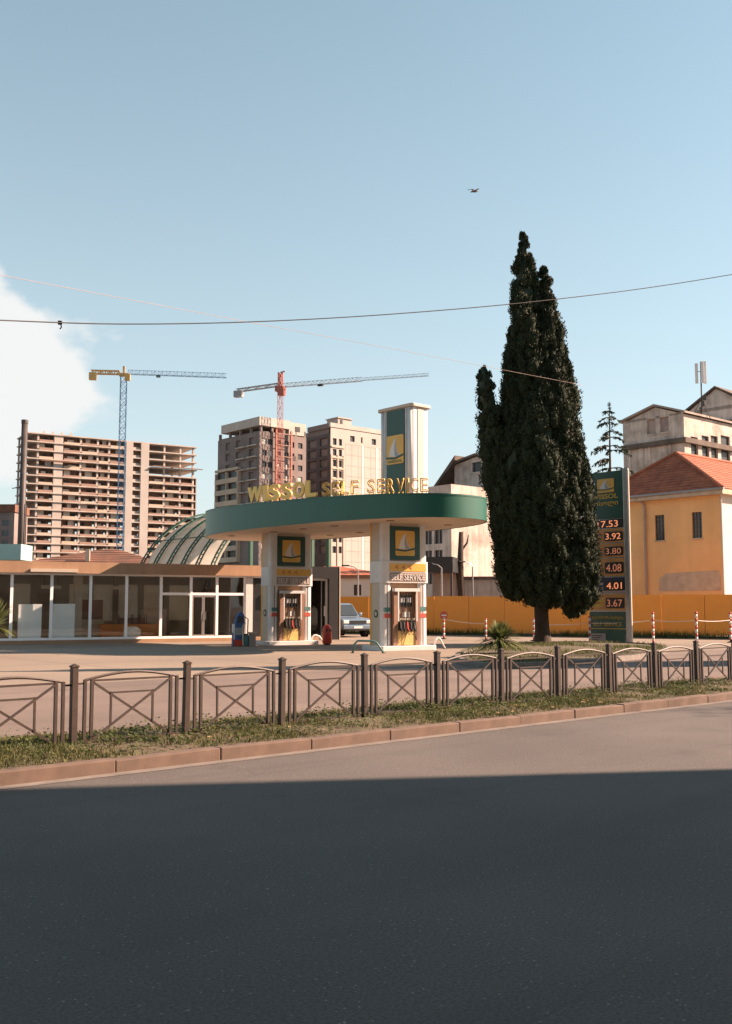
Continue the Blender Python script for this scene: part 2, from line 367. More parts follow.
M['tile_lit'] = M['tile']
M['oldroof'] = mk('rusty_roof', (0.2, 0.09, 0.055), 0.9, 0.25, 1.2, 0.3, 8, dirt=(0.1, 0.06, 0.045), dscale=0.8, damt=0.8)
M['mill'] = mk('mill_concrete', (0.72, 0.61, 0.53), 0.95, 0.12, 0.4, 0.3, 12, streak=0.55, dirt=(0.13, 0.095, 0.075), dscale=0.35, blot=0.75)
M['millband'] = mk('mill_ledge', (0.14, 0.11, 0.09), 0.95, 0.35, 0.8, 0.3, 12)
M['millwin'] = mk('blocked_window', (0.38, 0.3, 0.26), 0.9, 0.15, 1)
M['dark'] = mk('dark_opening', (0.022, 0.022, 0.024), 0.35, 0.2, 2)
M['bldglass'] = mk('window_glass', (0.05, 0.065, 0.075), 0.12, 0.3, 0.6)
M['bconc'] = mk('raw_concrete', (0.52, 0.46, 0.41), 0.9, 0.12, 0.25, dirt=(0.33, 0.25, 0.19), dscale=0.15, damt=0.5)
M['bwhite'] = mk('white_block', (0.68, 0.62, 0.55), 0.9, 0.1, 0.4)
M['bbrick'] = mk('red_block', (0.36, 0.235, 0.18), 0.9, 0.25, 0.4)
M['bgrey'] = mk('grey_block', (0.23, 0.185, 0.17), 0.9, 0.2, 0.2, streak=0.5, dirt=(0.12, 0.1, 0.1))
M['bdark'] = mk('dark_shade_block', (0.1, 0.085, 0.085), 0.9, 0.25, 0.3)  # dark block for patches; also paints the shade of the pale tower's side wall
M['joint'] = mk('cladding_joint', (0.34, 0.3, 0.26), 0.9, 0.2, 1)
M['btan'] = mk('ochre_block', (0.54, 0.43, 0.33), 0.9, 0.12, 0.3)
M['bpale'] = mk('pale_insulation', (0.46, 0.42, 0.38), 0.9, 0.08, 0.2, streak=0.25, dirt=(0.5, 0.42, 0.34))
M['craneblue'] = mk('crane_blue', (0.12, 0.26, 0.42), 0.5, 0.1, 1)
M['craneyellow'] = mk('crane_yellow', (0.62, 0.38, 0.12), 0.5, 0.1, 1)
M['cranered'] = mk('crane_red', (0.4, 0.1, 0.06), 0.5, 0.1, 1)
M['cranegrey'] = mk('crane_grey', (0.3, 0.3, 0.3), 0.5, 0.1, 1)
M['vault'] = mk_leaf('vault_sheet', (0.6, 0.55, 0.47), (0.72, 0.66, 0.56), 0.5)
M['frame'] = mk('frame_white', (1.1, 1.1, 1.1), 0.4, 0.04, 2)
M['vaultgreen'] = mk('vault_green', (0.03, 0.1, 0.06), 0.5, 0.12, 1)
M['bark'] = mk('bark', (0.06, 0.042, 0.03), 0.95, 0.3, 6, 0.8, 25)
M['cypress'] = mk_leaf('cypress_foliage', (0.014, 0.026, 0.013), (0.03, 0.038, 0.016), 0.02)
M['conifer'] = mk_leaf('conifer_foliage', (0.022, 0.04, 0.025), (0.05, 0.07, 0.04), 0.1)
M['palm'] = mk_leaf('palm_leaf', (0.07, 0.1, 0.035), (0.17, 0.18, 0.06), 0.25)
M['glass'] = mk_glass('shop_glass', (0.96, 0.97, 0.96), 0.02)
M['carpaint'] = mk('silver_blue_paint', (0.2, 0.27, 0.34), 0.3, 0.03, 1, metal=0.3, coat=0.6)
M['floor'] = mk('shop_floor', (0.5, 0.4, 0.3), 0.5, 0.12, 2)
M['inwall'] = mk('shop_inner_wall', (0.36, 0.31, 0.25), 0.8, 0.15, 0.8)
M['whiteboard'] = mk('white_board', (1.1, 1.1, 1.08), 0.6, 0.05, 2)
M['counter'] = mk('orange_counter', (0.75, 0.27, 0.05), 0.5, 0.1, 2)
M['lamp'] = mk('led_digit', (0.75, 0.3, 0.16), 0.5, 0.02, 1, emit=(1.0, 0.32, 0.14), estr=0.22)
M['lampdim'] = mk('led_digit_dim', (0.5, 0.25, 0.16), 0.5, 0.02, 1, emit=(1.0, 0.32, 0.16), estr=0.08)

# ------------------------------------------------------------------ ground, roads, kerbs
def sheet(name, corners, z, mat, rot=0.0, loc=(0, 0, 0)):
    o = MB().add([(*c, 0) for c in corners], [tuple(range(len(corners)))]).build(name, mat)
    o.location = (loc[0], loc[1], z); o.rotation_euler = (0, 0, rot)
    return tag(o, kind='structure')
sheet('ground', [(-2500, -2500), (2500, -2500), (2500, 2500), (-2500, 2500)], -0.03, M['ground'])
sheet('road', [(-80, -13), (160, -13), (160, 0.02), (-80, 0.02)], 0.0, M['road'], RA, K0)
sheet('pavement', [(-80, -16.4), (160, -16.4), (160, -13), (-80, -13)], 0.1, M['concrete_yard'], RA, K0)
sheet('side_road', [(-80, 2.35), (160, 2.35), (160, 11), (-80, 11)], 0.0, M['road2'], RA, K0)
sheet('forecourt', [(-80, 11), (110, 11), (110, 62), (-80, 62)], -0.004, M['concrete_yard'], RA, K0)
sheet('gutter', [(-60, -0.16), (90, -0.16), (90, 0.03), (-60, 0.03)], 0.004, M['gutter'], RA, K0)
verge = MB()
nS, nT = 300, 12
vv = []; ff = []
for i in range(nS + 1):
    for j in range(nT + 1):
        s = -20 + 60 * i / nS; t = 0.14 + 2.1 * j / nT
        vv.append((s, t, 0.13 + 0.05 * math.sin(j / nT * math.pi) + 0.018 * math.sin(s * 3.1 + j) + 0.012 * math.sin(s * 7.7 - j * 2)))
for i in range(nS):
    for j in range(nT):
        a = i * (nT + 1) + j; ff.append((a, a + nT + 1, a + nT + 2, a + 1))
vo_ = verge.add(vv, ff).build('verge', M['soil'], None, True); vo_.location = K0 - Vector((0, 0, 0.022)); vo_.rotation_euler = (0, 0, RA); tag(vo_, kind='structure')
def kerb_run(name, t0, t1, lip, s0, s1, L):
    root = bpy.data.objects.new(name, None); COL.objects.link(root); root.location = K0 - Vector((0, 0, 0.025)); root.rotation_euler = (0, 0, RA); tag(root, kind='structure')
    me = []
    for k in range(3):
        e = 0.006 * (k - 1)
        me.append(MB().xz([(0.003, -0.05), (L - 0.003, -0.05), (L - 0.003, 0.152 + e), (0.003, 0.15 - e)], t0 + 0.001 * k, t1).mesh('kerb_stone'))
        me[-1].materials.append(M['kerb'])
    n = int((s1 - s0) / L)
    for i in range(n):
        o = obj('kerb_stone', me[random.randrange(3)], None, root, bevel=0.012, loc=(s0 + i * L, random.uniform(-0.008, 0.008), random.uniform(-0.006, 0.006)), rot=(0, 0, random.uniform(-0.004, 0.004)))
    mo = MB().box(s0, s1, t0 + 0.012, t1 - 0.01, -0.04, 0.118).build('joint_mortar', M['gutter'], root)
    return root
kerb_run('kerb', 0.0, 0.16, 0.15, -8.4, 39.6, 1.2)
kerb_run('verge_rear_kerb', 2.22, 2.36, 0.12, -8.4, 39.6, 1.2)

# grass and weeds on the verge
def blades(n, pos, hmin, hmax, w, lean=0.6):
    h = rng.uniform(hmin, hmax, n) * rng.uniform(0.6, 1.0, n); a = rng.uniform(0, 2 * np.pi, n); ll = rng.uniform(0, lean, n) * h
    b = rng.uniform(0, 2 * np.pi, n)
    dx, dy = np.cos(a) * w / 2, np.sin(a) * w / 2
    z0 = pos[:, 2]
    V = np.empty((n, 3, 3), 'f')
    V[:, 0] = np.stack([pos[:, 0] - dx, pos[:, 1] - dy, z0], 1); V[:, 1] = np.stack([pos[:, 0] + dx, pos[:, 1] + dy, z0], 1)
    V[:, 2] = np.stack([pos[:, 0] + np.cos(b) * ll, pos[:, 1] + np.sin(b) * ll, z0 + h], 1)
    return V.reshape(-1, 3), np.arange(n * 3).reshape(-1, 3)
def soup(name, V, F, mat, smooth=False):
    me = bpy.data.meshes.new(name); me.vertices.add(len(V)); me.vertices.foreach_set('co', np.asarray(V, 'f').ravel())
    k = F.shape[1]; me.loops.add(F.size); me.loops.foreach_set('vertex_index', F.astype('i').ravel())
    me.polygons.add(len(F)); me.polygons.foreach_set('loop_start', np.arange(0, F.size, k).astype('i')); me.polygons.foreach_set('loop_total', np.full(len(F), k, 'i'))
    me.update(calc_edges=True); me.materials.append(mat); return me
def density(s, t, k=1.0):
    return 0.5 + 0.28 * np.sin(s * 2.1 + 1.3 * np.sin(t * 3)) + 0.22 * np.sin(s * 5.3 + t * 4.0) + 0.2 * np.sin(s * 0.7 + 2)
n = 90000
s = rng.uniform(-2, 15, n); t = rng.uniform(0.17, 2.2, n); keep = rng.uniform(0.05, 1.0, n) < density(s, t)
s, t = s[keep], t[keep]
hh = 0.135 + 0.05 * np.sin((t - 0.14) / 2.1 * np.pi)
V, F = blades(len(s), np.stack([s, t, hh], 1), 0.025, 0.085, 0.012, 0.9)
g = obj('verge_grass', soup('verge_grass', V, F, M['grass'])  , None); g.location = K0 - Vector((0, 0, 0.02)); g.rotation_euler = (0, 0, RA)
tag(g, 'patchy short green grass on the verge under the metal fence', 'grass', kind='stuff')
# broad-leaved weeds in clumps
cl = []
for k in range(620):
    s0, t0 = random.uniform(-1.5, 14.5), random.choice([random.uniform(0.25, 1.0), random.uniform(0.8, 2.0)])
    r = random.uniform(0.04, 0.17)
    for q in range(random.randint(10, 26)):
        a = random.uniform(0, 6.28); rr = r * math.sqrt(random.random()); x, y = s0 + rr * math.cos(a), t0 + rr * math.sin(a)
        z = 0.15 + 0.03 * math.sin((t0 - .14) / 2.1 * math.pi) + random.uniform(0.0, r * 0.9); l = random.uniform(0.018, 0.045); w_ = l * 0.45; tl = random.uniform(0.1, 0.9)
        d = Vector((math.cos(a), math.sin(a), tl)).normalized(); sd = Vector((-math.sin(a), math.cos(a), 0)) * w_
        p = Vector((x, y, z)); cl.append([p, p + d * l * 0.5 + sd, p + d * l, p + d * l * 0.5 - sd])
V = np.array([[list(v) for v in q] for q in cl]).reshape(-1, 3); F = np.arange(len(V)).reshape(-1, 4)
g = obj('verge_weeds', soup('verge_weeds', V, F, M['weed']), None); g.location = K0 - Vector((0, 0, 0.02)); g.rotation_euler = (0, 0, RA)
tag(g, 'low broad-leaved weeds scattered through the verge grass', 'weeds', kind='stuff')
# dry leaves and litter scraps
cl = []
for k in range(500):
    s0, t0 = random.uniform(-1.5, 14.5), random.uniform(0.18, 2.0); a = random.uniform(0, 6.28); l = random.uniform(0.015, 0.04)
    p = Vector((s0, t0, 0.17 + random.uniform(0, 0.03))); d = Vector((math.cos(a), math.sin(a), random.uniform(-.3, .3))) * l; e = Vector((-math.sin(a), math.cos(a), random.uniform(-.3, .3))) * l * 0.6
    cl.append([p - d, p - e, p + d, p + e])
for k in range(260):
    s0, t0 = random.uniform(-1.5, 14.5), -abs(random.gauss(0, 0.12)) - 0.01; a = random.uniform(0, 6.28); l = random.uniform(0.008, 0.024)
    p = Vector((s0, t0, 0.012)); d = Vector((math.cos(a), math.sin(a), random.uniform(-.2, .2))) * l; e = Vector((-math.sin(a), math.cos(a), random.uniform(-.2, .2))) * l * 0.6
    cl.append([p - d, p - e, p + d, p + e])
V = np.array([[list(v) for v in q] for q in cl]).reshape(-1, 3); F = np.arange(len(V)).reshape(-1, 4)
M['dryleaf'] = mk('dry_leaf', (0.3, 0.2, 0.1), 0.9, 0.4, 3)
g = obj('dry_leaves', soup('dry_leaves', V, F, M['dryleaf']), None); g.location = K0 - Vector((0, 0, 0.02)); g.rotation_euler = (0, 0, RA)
tag(g, 'fallen dry brown leaves lying in the verge grass', 'leaves', kind='stuff')

# ------------------------------------------------------------------ roadside fence
def s_at(px, tt=1.06, z=0.17):                        # station along the street where the fence line crosses a pixel column
    d = (px - 366) / FPX
    # ray azimuth X/Y' with pitch ignored for the column
    best = None
    lo, hi = -20.0, 60.0
    for _ in range(60):
        mid = (lo + hi) / 2; p = R(mid, tt)
        yc = p.y * math.cos(PITCH) + (z - CAM_H) * math.sin(PITCH)
        if p.x / yc < d: lo = mid
        else: hi = mid
    return (lo + hi) / 2
FT = 1.06
sA, sB = s_at(73), s_at(697)
PITCHF = (sB - sA) / 9
print('fence pitch', PITCHF, sA)
fence = thing('roadside_fence', 'brown painted metal fence of arched panels with diagonal cross braces along the verge', 'fence', R(0, FT, -0.025), RA)
post_me = MB().box(-0.034, 0.034, -0.034, 0.034, 0.05, 0.985).mesh('post'); post_me.materials.append(M['fence'])
cap_me = MB().box(-0.041, 0.041, -0.041, 0.041, 0.985, 1.0).add([(-0.035, -0.035, 1.0), (0.035, -0.035, 1.0), (0.035, 0.035, 1.0), (-0.035, 0.035, 1.0), (0, 0, 1.023)], [(0, 1, 4), (1, 2, 4), (2, 3, 4), (3, 0, 4)]).mesh('post_cap'); cap_me.materials.append(M['fence'])
L = PITCHF; zb = 0.17
a0, a1, b0, b1 = 0.12, 0.2, L - 0.2, L - 0.12
zt, z0_ = zb + 0.68, zb + 0.03
def xl(x): return zt + (z0_ - zt) * (x - a1) / (b1 - 0.08 - a1)
q0 = a1 + (b0 - a1) * 0.235; q1 = b0 - (q0 - a1)
zhi = zt + (z0_ - zt) * 0.235; zlo = zt + (z0_ - zt) * 0.765
pieces = []
for x in (a0, a1, b0, b1): pieces.append(('upright', MB().box(x - 0.016, x + 0.016, -0.016, 0.016, zb - 0.03, zt + (0.012 if x in (a1, b0) else 0.0))))
pieces.append(('arched_rail', MB().tube([(a0 + (b1 - a0) * k / 14, 0, zt - 0.006 + 0.072 * math.sin(math.pi * k / 14)) for k in range(15)], 0.016, 6)))
pieces.append(('top_rail', MB().box(a1 + 0.014, b0 - 0.014, -0.011, 0.011, zt - 0.024, zt - 0.002)))
pieces.append(('bottom_rail', MB().box(a0 + 0.014, b1 - 0.014, -0.014, 0.014, z0_ - 0.016, z0_ + 0.014)))
pieces.append(('cross_brace', MB().bar((a1 + 0.014, 0.006, zt - 0.03), (b0 - 0.014, 0.006, z0_ + 0.02), 0.016, 0.024)))
pieces.append(('cross_brace', MB().bar((a1 + 0.014, -0.012, z0_ + 0.02), (b0 - 0.014, -0.012, zt - 0.03), 0.016, 0.024)))
pieces.append(('inner_rail', MB().box(q0 + 0.012, q1 - 0.012, -0.009, 0.009, zhi - 0.01, zhi + 0.01)))
for x in (q0, q1): pieces.append(('inner_upright', MB().box(x - 0.011, x + 0.011, -0.009, 0.009, zlo, zhi + 0.012)))
for x0, x1 in ((0.034, a0 - 0.013), (b1 + 0.013, L - 0.034)):
    pieces.append(('link', MB().box(x0, x1, -0.008, 0.008, zt - 0.05, zt - 0.03))); pieces.append(('link', MB().box(x0, x1, -0.008, 0.008, z0_ - 0.008, z0_ + 0.012)))
pm = []
for nme, mb in pieces:
    me = mb.mesh(nme); me.materials.append(M['fence']); pm.append((nme, me))
for i in range(-3, 22):
    sx = sA + i * PITCHF
    p = obj('post', post_me, None, fence, bevel=0.004, loc=(sx, random.uniform(-.006, .006), random.uniform(-0.012, 0.012)), rot=(random.uniform(-.012, .012), random.uniform(-.012, .012), random.uniform(-.02, .02)))
    obj('post_cap', cap_me, None, p)
    if i < 21:
        pn = bpy.data.objects.new('panel', None); COL.objects.link(pn); pn.parent = fence; pn.location = (sx, 0, random.uniform(-0.012, 0.012)); pn.rotation_euler = (random.uniform(-.015, .015), random.uniform(-.008, .008), 0)
        for nme, me in pm: obj(nme, me, None, pn)
# ------------------------------------------------------------------ filling-station canopy with pillars and sign tower
CC = Vector((-1.4, 41.2, 0))
ZS, ZT = 4.72, 5.66
AX, AY, EXP = 3.2, 7.8, 2.35
canopy = thing('station_canopy', 'oval green filling station canopy on two white pillars with gold roof letters', 'canopy', CC, RA)
def sup(th, ax=AX, ay=AY):
    c, s_ = math.cos(th), math.sin(th)
    return (ax * math.copysign(abs(c) ** (2 / EXP), c), ay * math.copysign(abs(s_) ** (2 / EXP), s_))
NSEG = 128
def loop(ax, ay, z): return [(*sup(2 * math.pi * k / NSEG, ax, ay), z) for k in range(NSEG)]
def rings(rs):
    vs = []; fs = []
    for r in rs: vs += r
    for i in range(len(rs) - 1):
        for k in range(NSEG):
            k2 = (k + 1) % NSEG; fs.append((i * NSEG + k, i * NSEG + k2, (i + 1) * NSEG + k2, (i + 1) * NSEG + k))
    return vs, fs
def ztop(y): return ZT + 0.022 * (y + AY) - 0.1
def toploop(ax, ay, dz): return [(x, y, ztop(y) + dz) for x, y, _ in loop(ax, ay, 0)]
MB().add(*rings([loop(AX, AY, ZS + 0.02), toploop(AX, AY, -0.02)])).build('fascia', M['green'], canopy, True)
MB().add(*rings([loop(AX - 0.08, AY - 0.08, ZS + 0.022), loop(AX - 0.015, AY - 0.015, ZS), loop(AX + 0.012, AY + 0.012, ZS + 0.004), loop(AX + 0.012, AY + 0.012, ZS + 0.05), loop(AX, AY, ZS + 0.052)])).build('fascia_lower_trim', M['green'], canopy)
MB().add(*rings([toploop(AX, AY, -0.06), toploop(AX + 0.012, AY + 0.012, -0.058), toploop(AX + 0.012, AY + 0.012, 0.0), toploop(AX - 0.1, AY - 0.1, 0.0), toploop(AX - 0.1, AY - 0.1, -0.35)])).build('fascia_upper_trim', M['green'], canopy)
mb = MB(); r1 = loop(AX - 0.055, AY - 0.055, ZS + 0.018); mb.add(r1, [tuple(range(NSEG))]); mb.build('soffit', M['soffit'], canopy)
mb = MB(); r1 = loop(AX - 0.09, AY - 0.09, ZT - 0.22); mb.add(r1, [tuple(range(NSEG))]); mb.build('roof_deck', M['steel'], canopy)
dl = MB().tube([(0, 0, -0.012), (0, 0, 0.012)], 0.16, 16).mesh('downlight'); dl.materials.append(M['brown'])
for yy in (-5.2, -2.0, 0, 2.0, 5.2):
    for xx in (-1.5, 1.5): obj('downlight', dl, None, canopy, loc=(xx, yy, ZS + 0.01))
def project(p):
    d = p - Vector((0, 0, CAM_H)); c, s_ = math.cos(PITCH), math.sin(PITCH)
    yc = d.y * c + d.z * s_; zc = -d.y * s_ + d.z * c
    return 366 + FPX * d.x / yc, 512 - FPX * zc / yc
def fx(y): return -(AX - 0.2) * (max(0, 1 - abs(y / (AY - 0.2)) ** EXP)) ** (1 / EXP)
def loc2w(o, x, y, z):
    c, s_ = math.cos(o.rotation_euler.z), math.sin(o.rotation_euler.z)
    return Vector((o.location.x + x * c - y * s_, o.location.y + x * s_ + y * c, z))
def y_for(px):
    lo, hi = -AY + 0.3, AY - 0.3                    # px decreases with growing y
    for _ in range(50):
        m = (lo + hi) / 2
        if project(loc2w(canopy, fx(m), m, ZT))[0] > px: lo = m
        else: hi = m
    return (lo + hi) / 2
def roof_text(s_, pa, pb, h, mat, outline, gap, bold=0.0, ext=0.09):
    n = len(s_); step = (pb - pa) / n
    wts = [{'I': 0.45, ' ': 0.7, 'W': 1.25}.get(ch, 1.0) for ch in s_]; tot = sum(wts); cur = pa
    for ch, w_ in zip(s_, wts):
        step = (pb - pa) * w_ / tot; p0, p1 = cur + step * gap / 2, cur + step * (1 - gap / 2); cur += step
        if ch == ' ': continue
        ya, yb = y_for(p0), y_for(p1); A = Vector((fx(ya), ya, 0)); B = Vector((fx(yb), yb, 0)); d = B - A
        lt = lettering(canopy, ch, mat, A.x, ztop((ya + yb) / 2) + 0.05, d.length, h, A.y, ext, math.atan2(d.y, d.x), 'roof_letter', bold, outline)
        st = MB()
        for fr in (0.25, 0.75): st.box(d.length * fr - 0.015, d.length * fr + 0.015, -0.03, 0.03, -0.3, 0.02)
        st.build('letter_bracket', M['gold_dark'], lt)
roof_text('WISSOL', 248, 318, 0.64, M['gold'], 0, 0.08, 0.045, 0.07)
roof_text('SELF SERVICE', 322, 429, 0.5, M['gold'], 0.03, 0.16)
M['outline'] = M['gold']

def emblem(parent, name, x0, z0, w, h, y, rot=0, origin=None, text=True):
    """yellow square with a white sail over a green wave"""
    mb = MB(); n = 24
    f = lambda pts, d0, d1, mi: (mb.mat(mi), mb.xz([(a * w, b * h) for a, b in pts], d0, d1))
    f([(0.0, 0.04), (0.05, 0.0), (0.95, 0.0), (1, 0.04), (1, 0.96), (0.95, 1), (0.05, 1), (0, 0.96)], 0, 0.02, 0)
    sail = [(0.16, 0.28), (0.19, 0.42), (0.25, 0.57), (0.33, 0.71), (0.43, 0.83), (0.52, 0.89), (0.56, 0.88), (0.555, 0.74), (0.58, 0.58), (0.64, 0.44), (0.74, 0.33), (0.88, 0.26), (0.5, 0.25)]
    f(sail, -0.006, 0, 1)
    f([(0.5, 0.26), (0.46, 0.5), (0.49, 0.7), (0.555, 0.86), (0.545, 0.72), (0.565, 0.56), (0.62, 0.42), (0.74, 0.28)], -0.01, -0.006, 2)
    f([(0.0, 0.27), (0.5, 0.23), (1.0, 0.33), (1.0, 0.25), (0.5, 0.16), (0.0, 0.2)], -0.012, -0.006, 3)
    if text: f([(0.06, 0.05), (0.94, 0.05), (0.94, 0.14), (0.06, 0.14)], -0.006, 0, 4)
    o = mb.build(name, [M['yellow'], M['sail'], M['sailgrey'], M['dkgreen'], M['gold_dark']], parent)
    o.location = (x0, y, z0); o.rotation_euler = (0, 0, rot); return o

def rrect(x0, x1, y0, y1, r, n=5):
    out = []
    for cx, cy, a0 in ((x1 - r, y1 - r, 0), (x0 + r, y1 - r, 90), (x0 + r, y0 + r, 180), (x1 - r, y0 + r, 270)):
        for k in range(n + 1):
            a = rad(a0 + 90 * k / n); out.append((cx + r * math.cos(a), cy + r * math.sin(a)))
    return out
def pillar(yc):
    """wide face (local -y) carries the pump alcove and looks towards the street"""
    P = bpy.data.objects.new('pillar', None); COL.objects.link(P); P.parent = canopy; P.location = (-0.1, yc, 0); P.rotation_euler = (0, 0, rad(-12))
    hw, hd = 1.0, 0.46
    mb = MB(); mb.xy(rrect(-hw - 0.22, hw + 0.22, -hd - 0.3, hd + 0.3, 0.12), -0.02, 0.17); mb.build('island_plinth', M['white'], P, bevel=0.02)
    for sx in (-1, 1):
        x0, x1 = (-hw, -hw + 0.44) if sx < 0 else (hw - 0.44, hw)
        MB().xy(rrect(x0, x1, -hd, hd, 0.17), 0.15, ZS + 0.03).build('pilaster', M['white'], P, True).data.polygons.foreach_set('use_smooth', [True] * 0 or [False] * 26)
        xm = (x0 + x1) / 2
        MB().box(xm - 0.012, xm + 0.012, -hd - 0.006, -hd + 0.05, 0.17, 2.5).build('joint_strip', M['charcoal'], P)
    MB().box(-hw + 0.4, hw - 0.4, 0.05, hd - 0.03, 0.15, ZS + 0.03).build('rear_panel', M['cream'], P)
    MB().box(-hw + 0.43, hw - 0.43, -hd + 0.06, 0.06, 3.28, ZS + 0.03).build('head_panel', M['cream'], P)
    MB().box(-hw + 0.43, hw - 0.43, -hd + 0.08, 0.06, 2.3, 2.53).build('alcove_header', M['tan'], P)
    MB().xy(rrect(-hw - 0.05, hw + 0.05, -hd - 0.05, hd + 0.05, 0.19), 2.5, 3.3).build('band', M['white'], P)
    MB().box(-hw + 0.3, hw - 0.12, -hd - 0.068, -hd - 0.048, 2.93, 3.22).build('orange_strip', M['yellow'], P)
    for k in range(3):
        x = -hw + 0.52 + k * 0.3; MB().xz([(x, 3.08), (x + 0.13, 3.0), (x + 0.09, 3.08), (x + 0.13, 3.16)], -hd - 0.078, -hd - 0.068).build('arrow_mark', M['redsign'], P)
    MB().box(-hw + 0.3, hw - 0.12, -hd - 0.066, -hd - 0.048, 2.56, 2.88).build('brown_strip', M['millwin'], P)
    lettering(P, 'SELF SERVICE', M['white'], -hw + 0.36, 2.6, 2 * hw - 0.54, 0.22, -hd - 0.07, 0.012)
    MB().box(-0.66, 0.66, -hd + 0.01, -hd + 0.08, 3.36, 4.62).build('emblem_board', M['dkgreen'], P)
    emblem(P, 'emblem', -0.42, 3.52, 0.84, 0.94, -hd - 0.012)
    MB().box(-hw - 0.01, -hw + 0.02, -hd + 0.2, hd - 0.16, 0.17, 2.49).build('flank_shade_panel', M['cream'], P)  # cream laid on the left flank to put its tan shade into colour
    MB().box(-hw - 0.01, -hw + 0.02, -hd + 0.2, hd - 0.16, 3.31, ZS).build('flank_shade_panel', M['cream'], P)
    MB().box(-hw - 0.012, -hw + 0.03, hd - 0.14, hd - 0.02, 0.17, ZS + 0.02).build('edge_trim', M['yellow'], P)
    MB().tube([(-hw - 0.024, -0.02, 1.35), (-hw + 0.01, -0.02, 1.35)], 0.15, 20).build('round_sticker', M['dkgreen'], P)
    MB().tube([(-hw - 0.03, -0.02, 1.35), (-hw - 0.024, -0.02, 1.35)], 0.085, 16).build('round_sticker_centre', M['cream'], P)
    for x, m_, z in ((-hw + 0.07, 'redsign', 1.2), (-hw + 0.07, 'teal', 1.42), (hw - 0.36, 'redsign', 1.2), (hw - 0.36, 'teal', 1.45)):
        MB().box(x, x + 0.28, -hd - 0.008, -hd + 0.02, z, z + 0.16).build('notice', M[m_], P)
    return P
YP1, YP2 = -4.15, 2.98
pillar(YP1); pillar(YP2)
# sign tower on the roof: its broad face looks up the street (local -x)
tw = bpy.data.objects.new('sign_tower', None); COL.objects.link(tw); tw.parent = canopy; tw.location = (0, -4.36, 0)
TH, TY, TX, ZTT = 9.1, 0.9, 0.43, 9.1
MB().xy(rrect(-TX, TX, -TY, TY, 0.1), ZT - 0.3, ZTT).build('tower_body', M['white'], tw)
for yy in (-0.6, 0.57): MB().box(-TX - 0.02, -TX + 0.02, yy - 0.02, yy + 0.02, ZT - 0.2, ZTT - 0.02).build('tower_rib', M['steel'], tw)
for yy in (-0.76,): MB().cyl((-TX + 0.05, yy, ZT - 0.2), (-TX + 0.05, yy, ZTT - 0.02), 0.12, n=14).build('tower_rib', M['white'], tw, True)
MB().cyl((-TX + 0.04, 0.74, ZT - 0.2), (-TX + 0.04, 0.74, ZTT - 0.02), 0.1, n=14).build('tower_rib', M['white'], tw, True)
MB().box(-0.15, 0.15, -TY - 0.02, -TY + 0.02, ZT - 0.2, ZTT - 0.02).build('tower_end_strip', M['cream'], tw)
MB().xy(rrect(-TX - 0.1, TX + 0.1, -TY - 0.1, TY + 0.1, 0.15), ZTT, ZTT + 0.12).build('tower_cap', M['cream'], tw, bevel=0.02)
MB().box(-TX - 0.035, -TX + 0.02, -0.5, 0.48, ZT - 0.1, ZTT - 0.03).build('tower_board', M['dkgreen'], tw)
emblem(tw, 'tower_emblem', -TX - 0.058, 7.0, 0.94, 1.1, 0.46, -math.pi / 2)
lettering(tw, 'WISSOL', M['dkgreen'], -TX - 0.066, 7.05, 0.8, 0.1, 0.39, 0.006, -math.pi / 2)
MB().bar((0.3, 0.4, ZTT + 0.1), (0.3, 0.4, ZTT + 0.12), 0.1).build('tower_cap_bolt', M['steel'], tw)

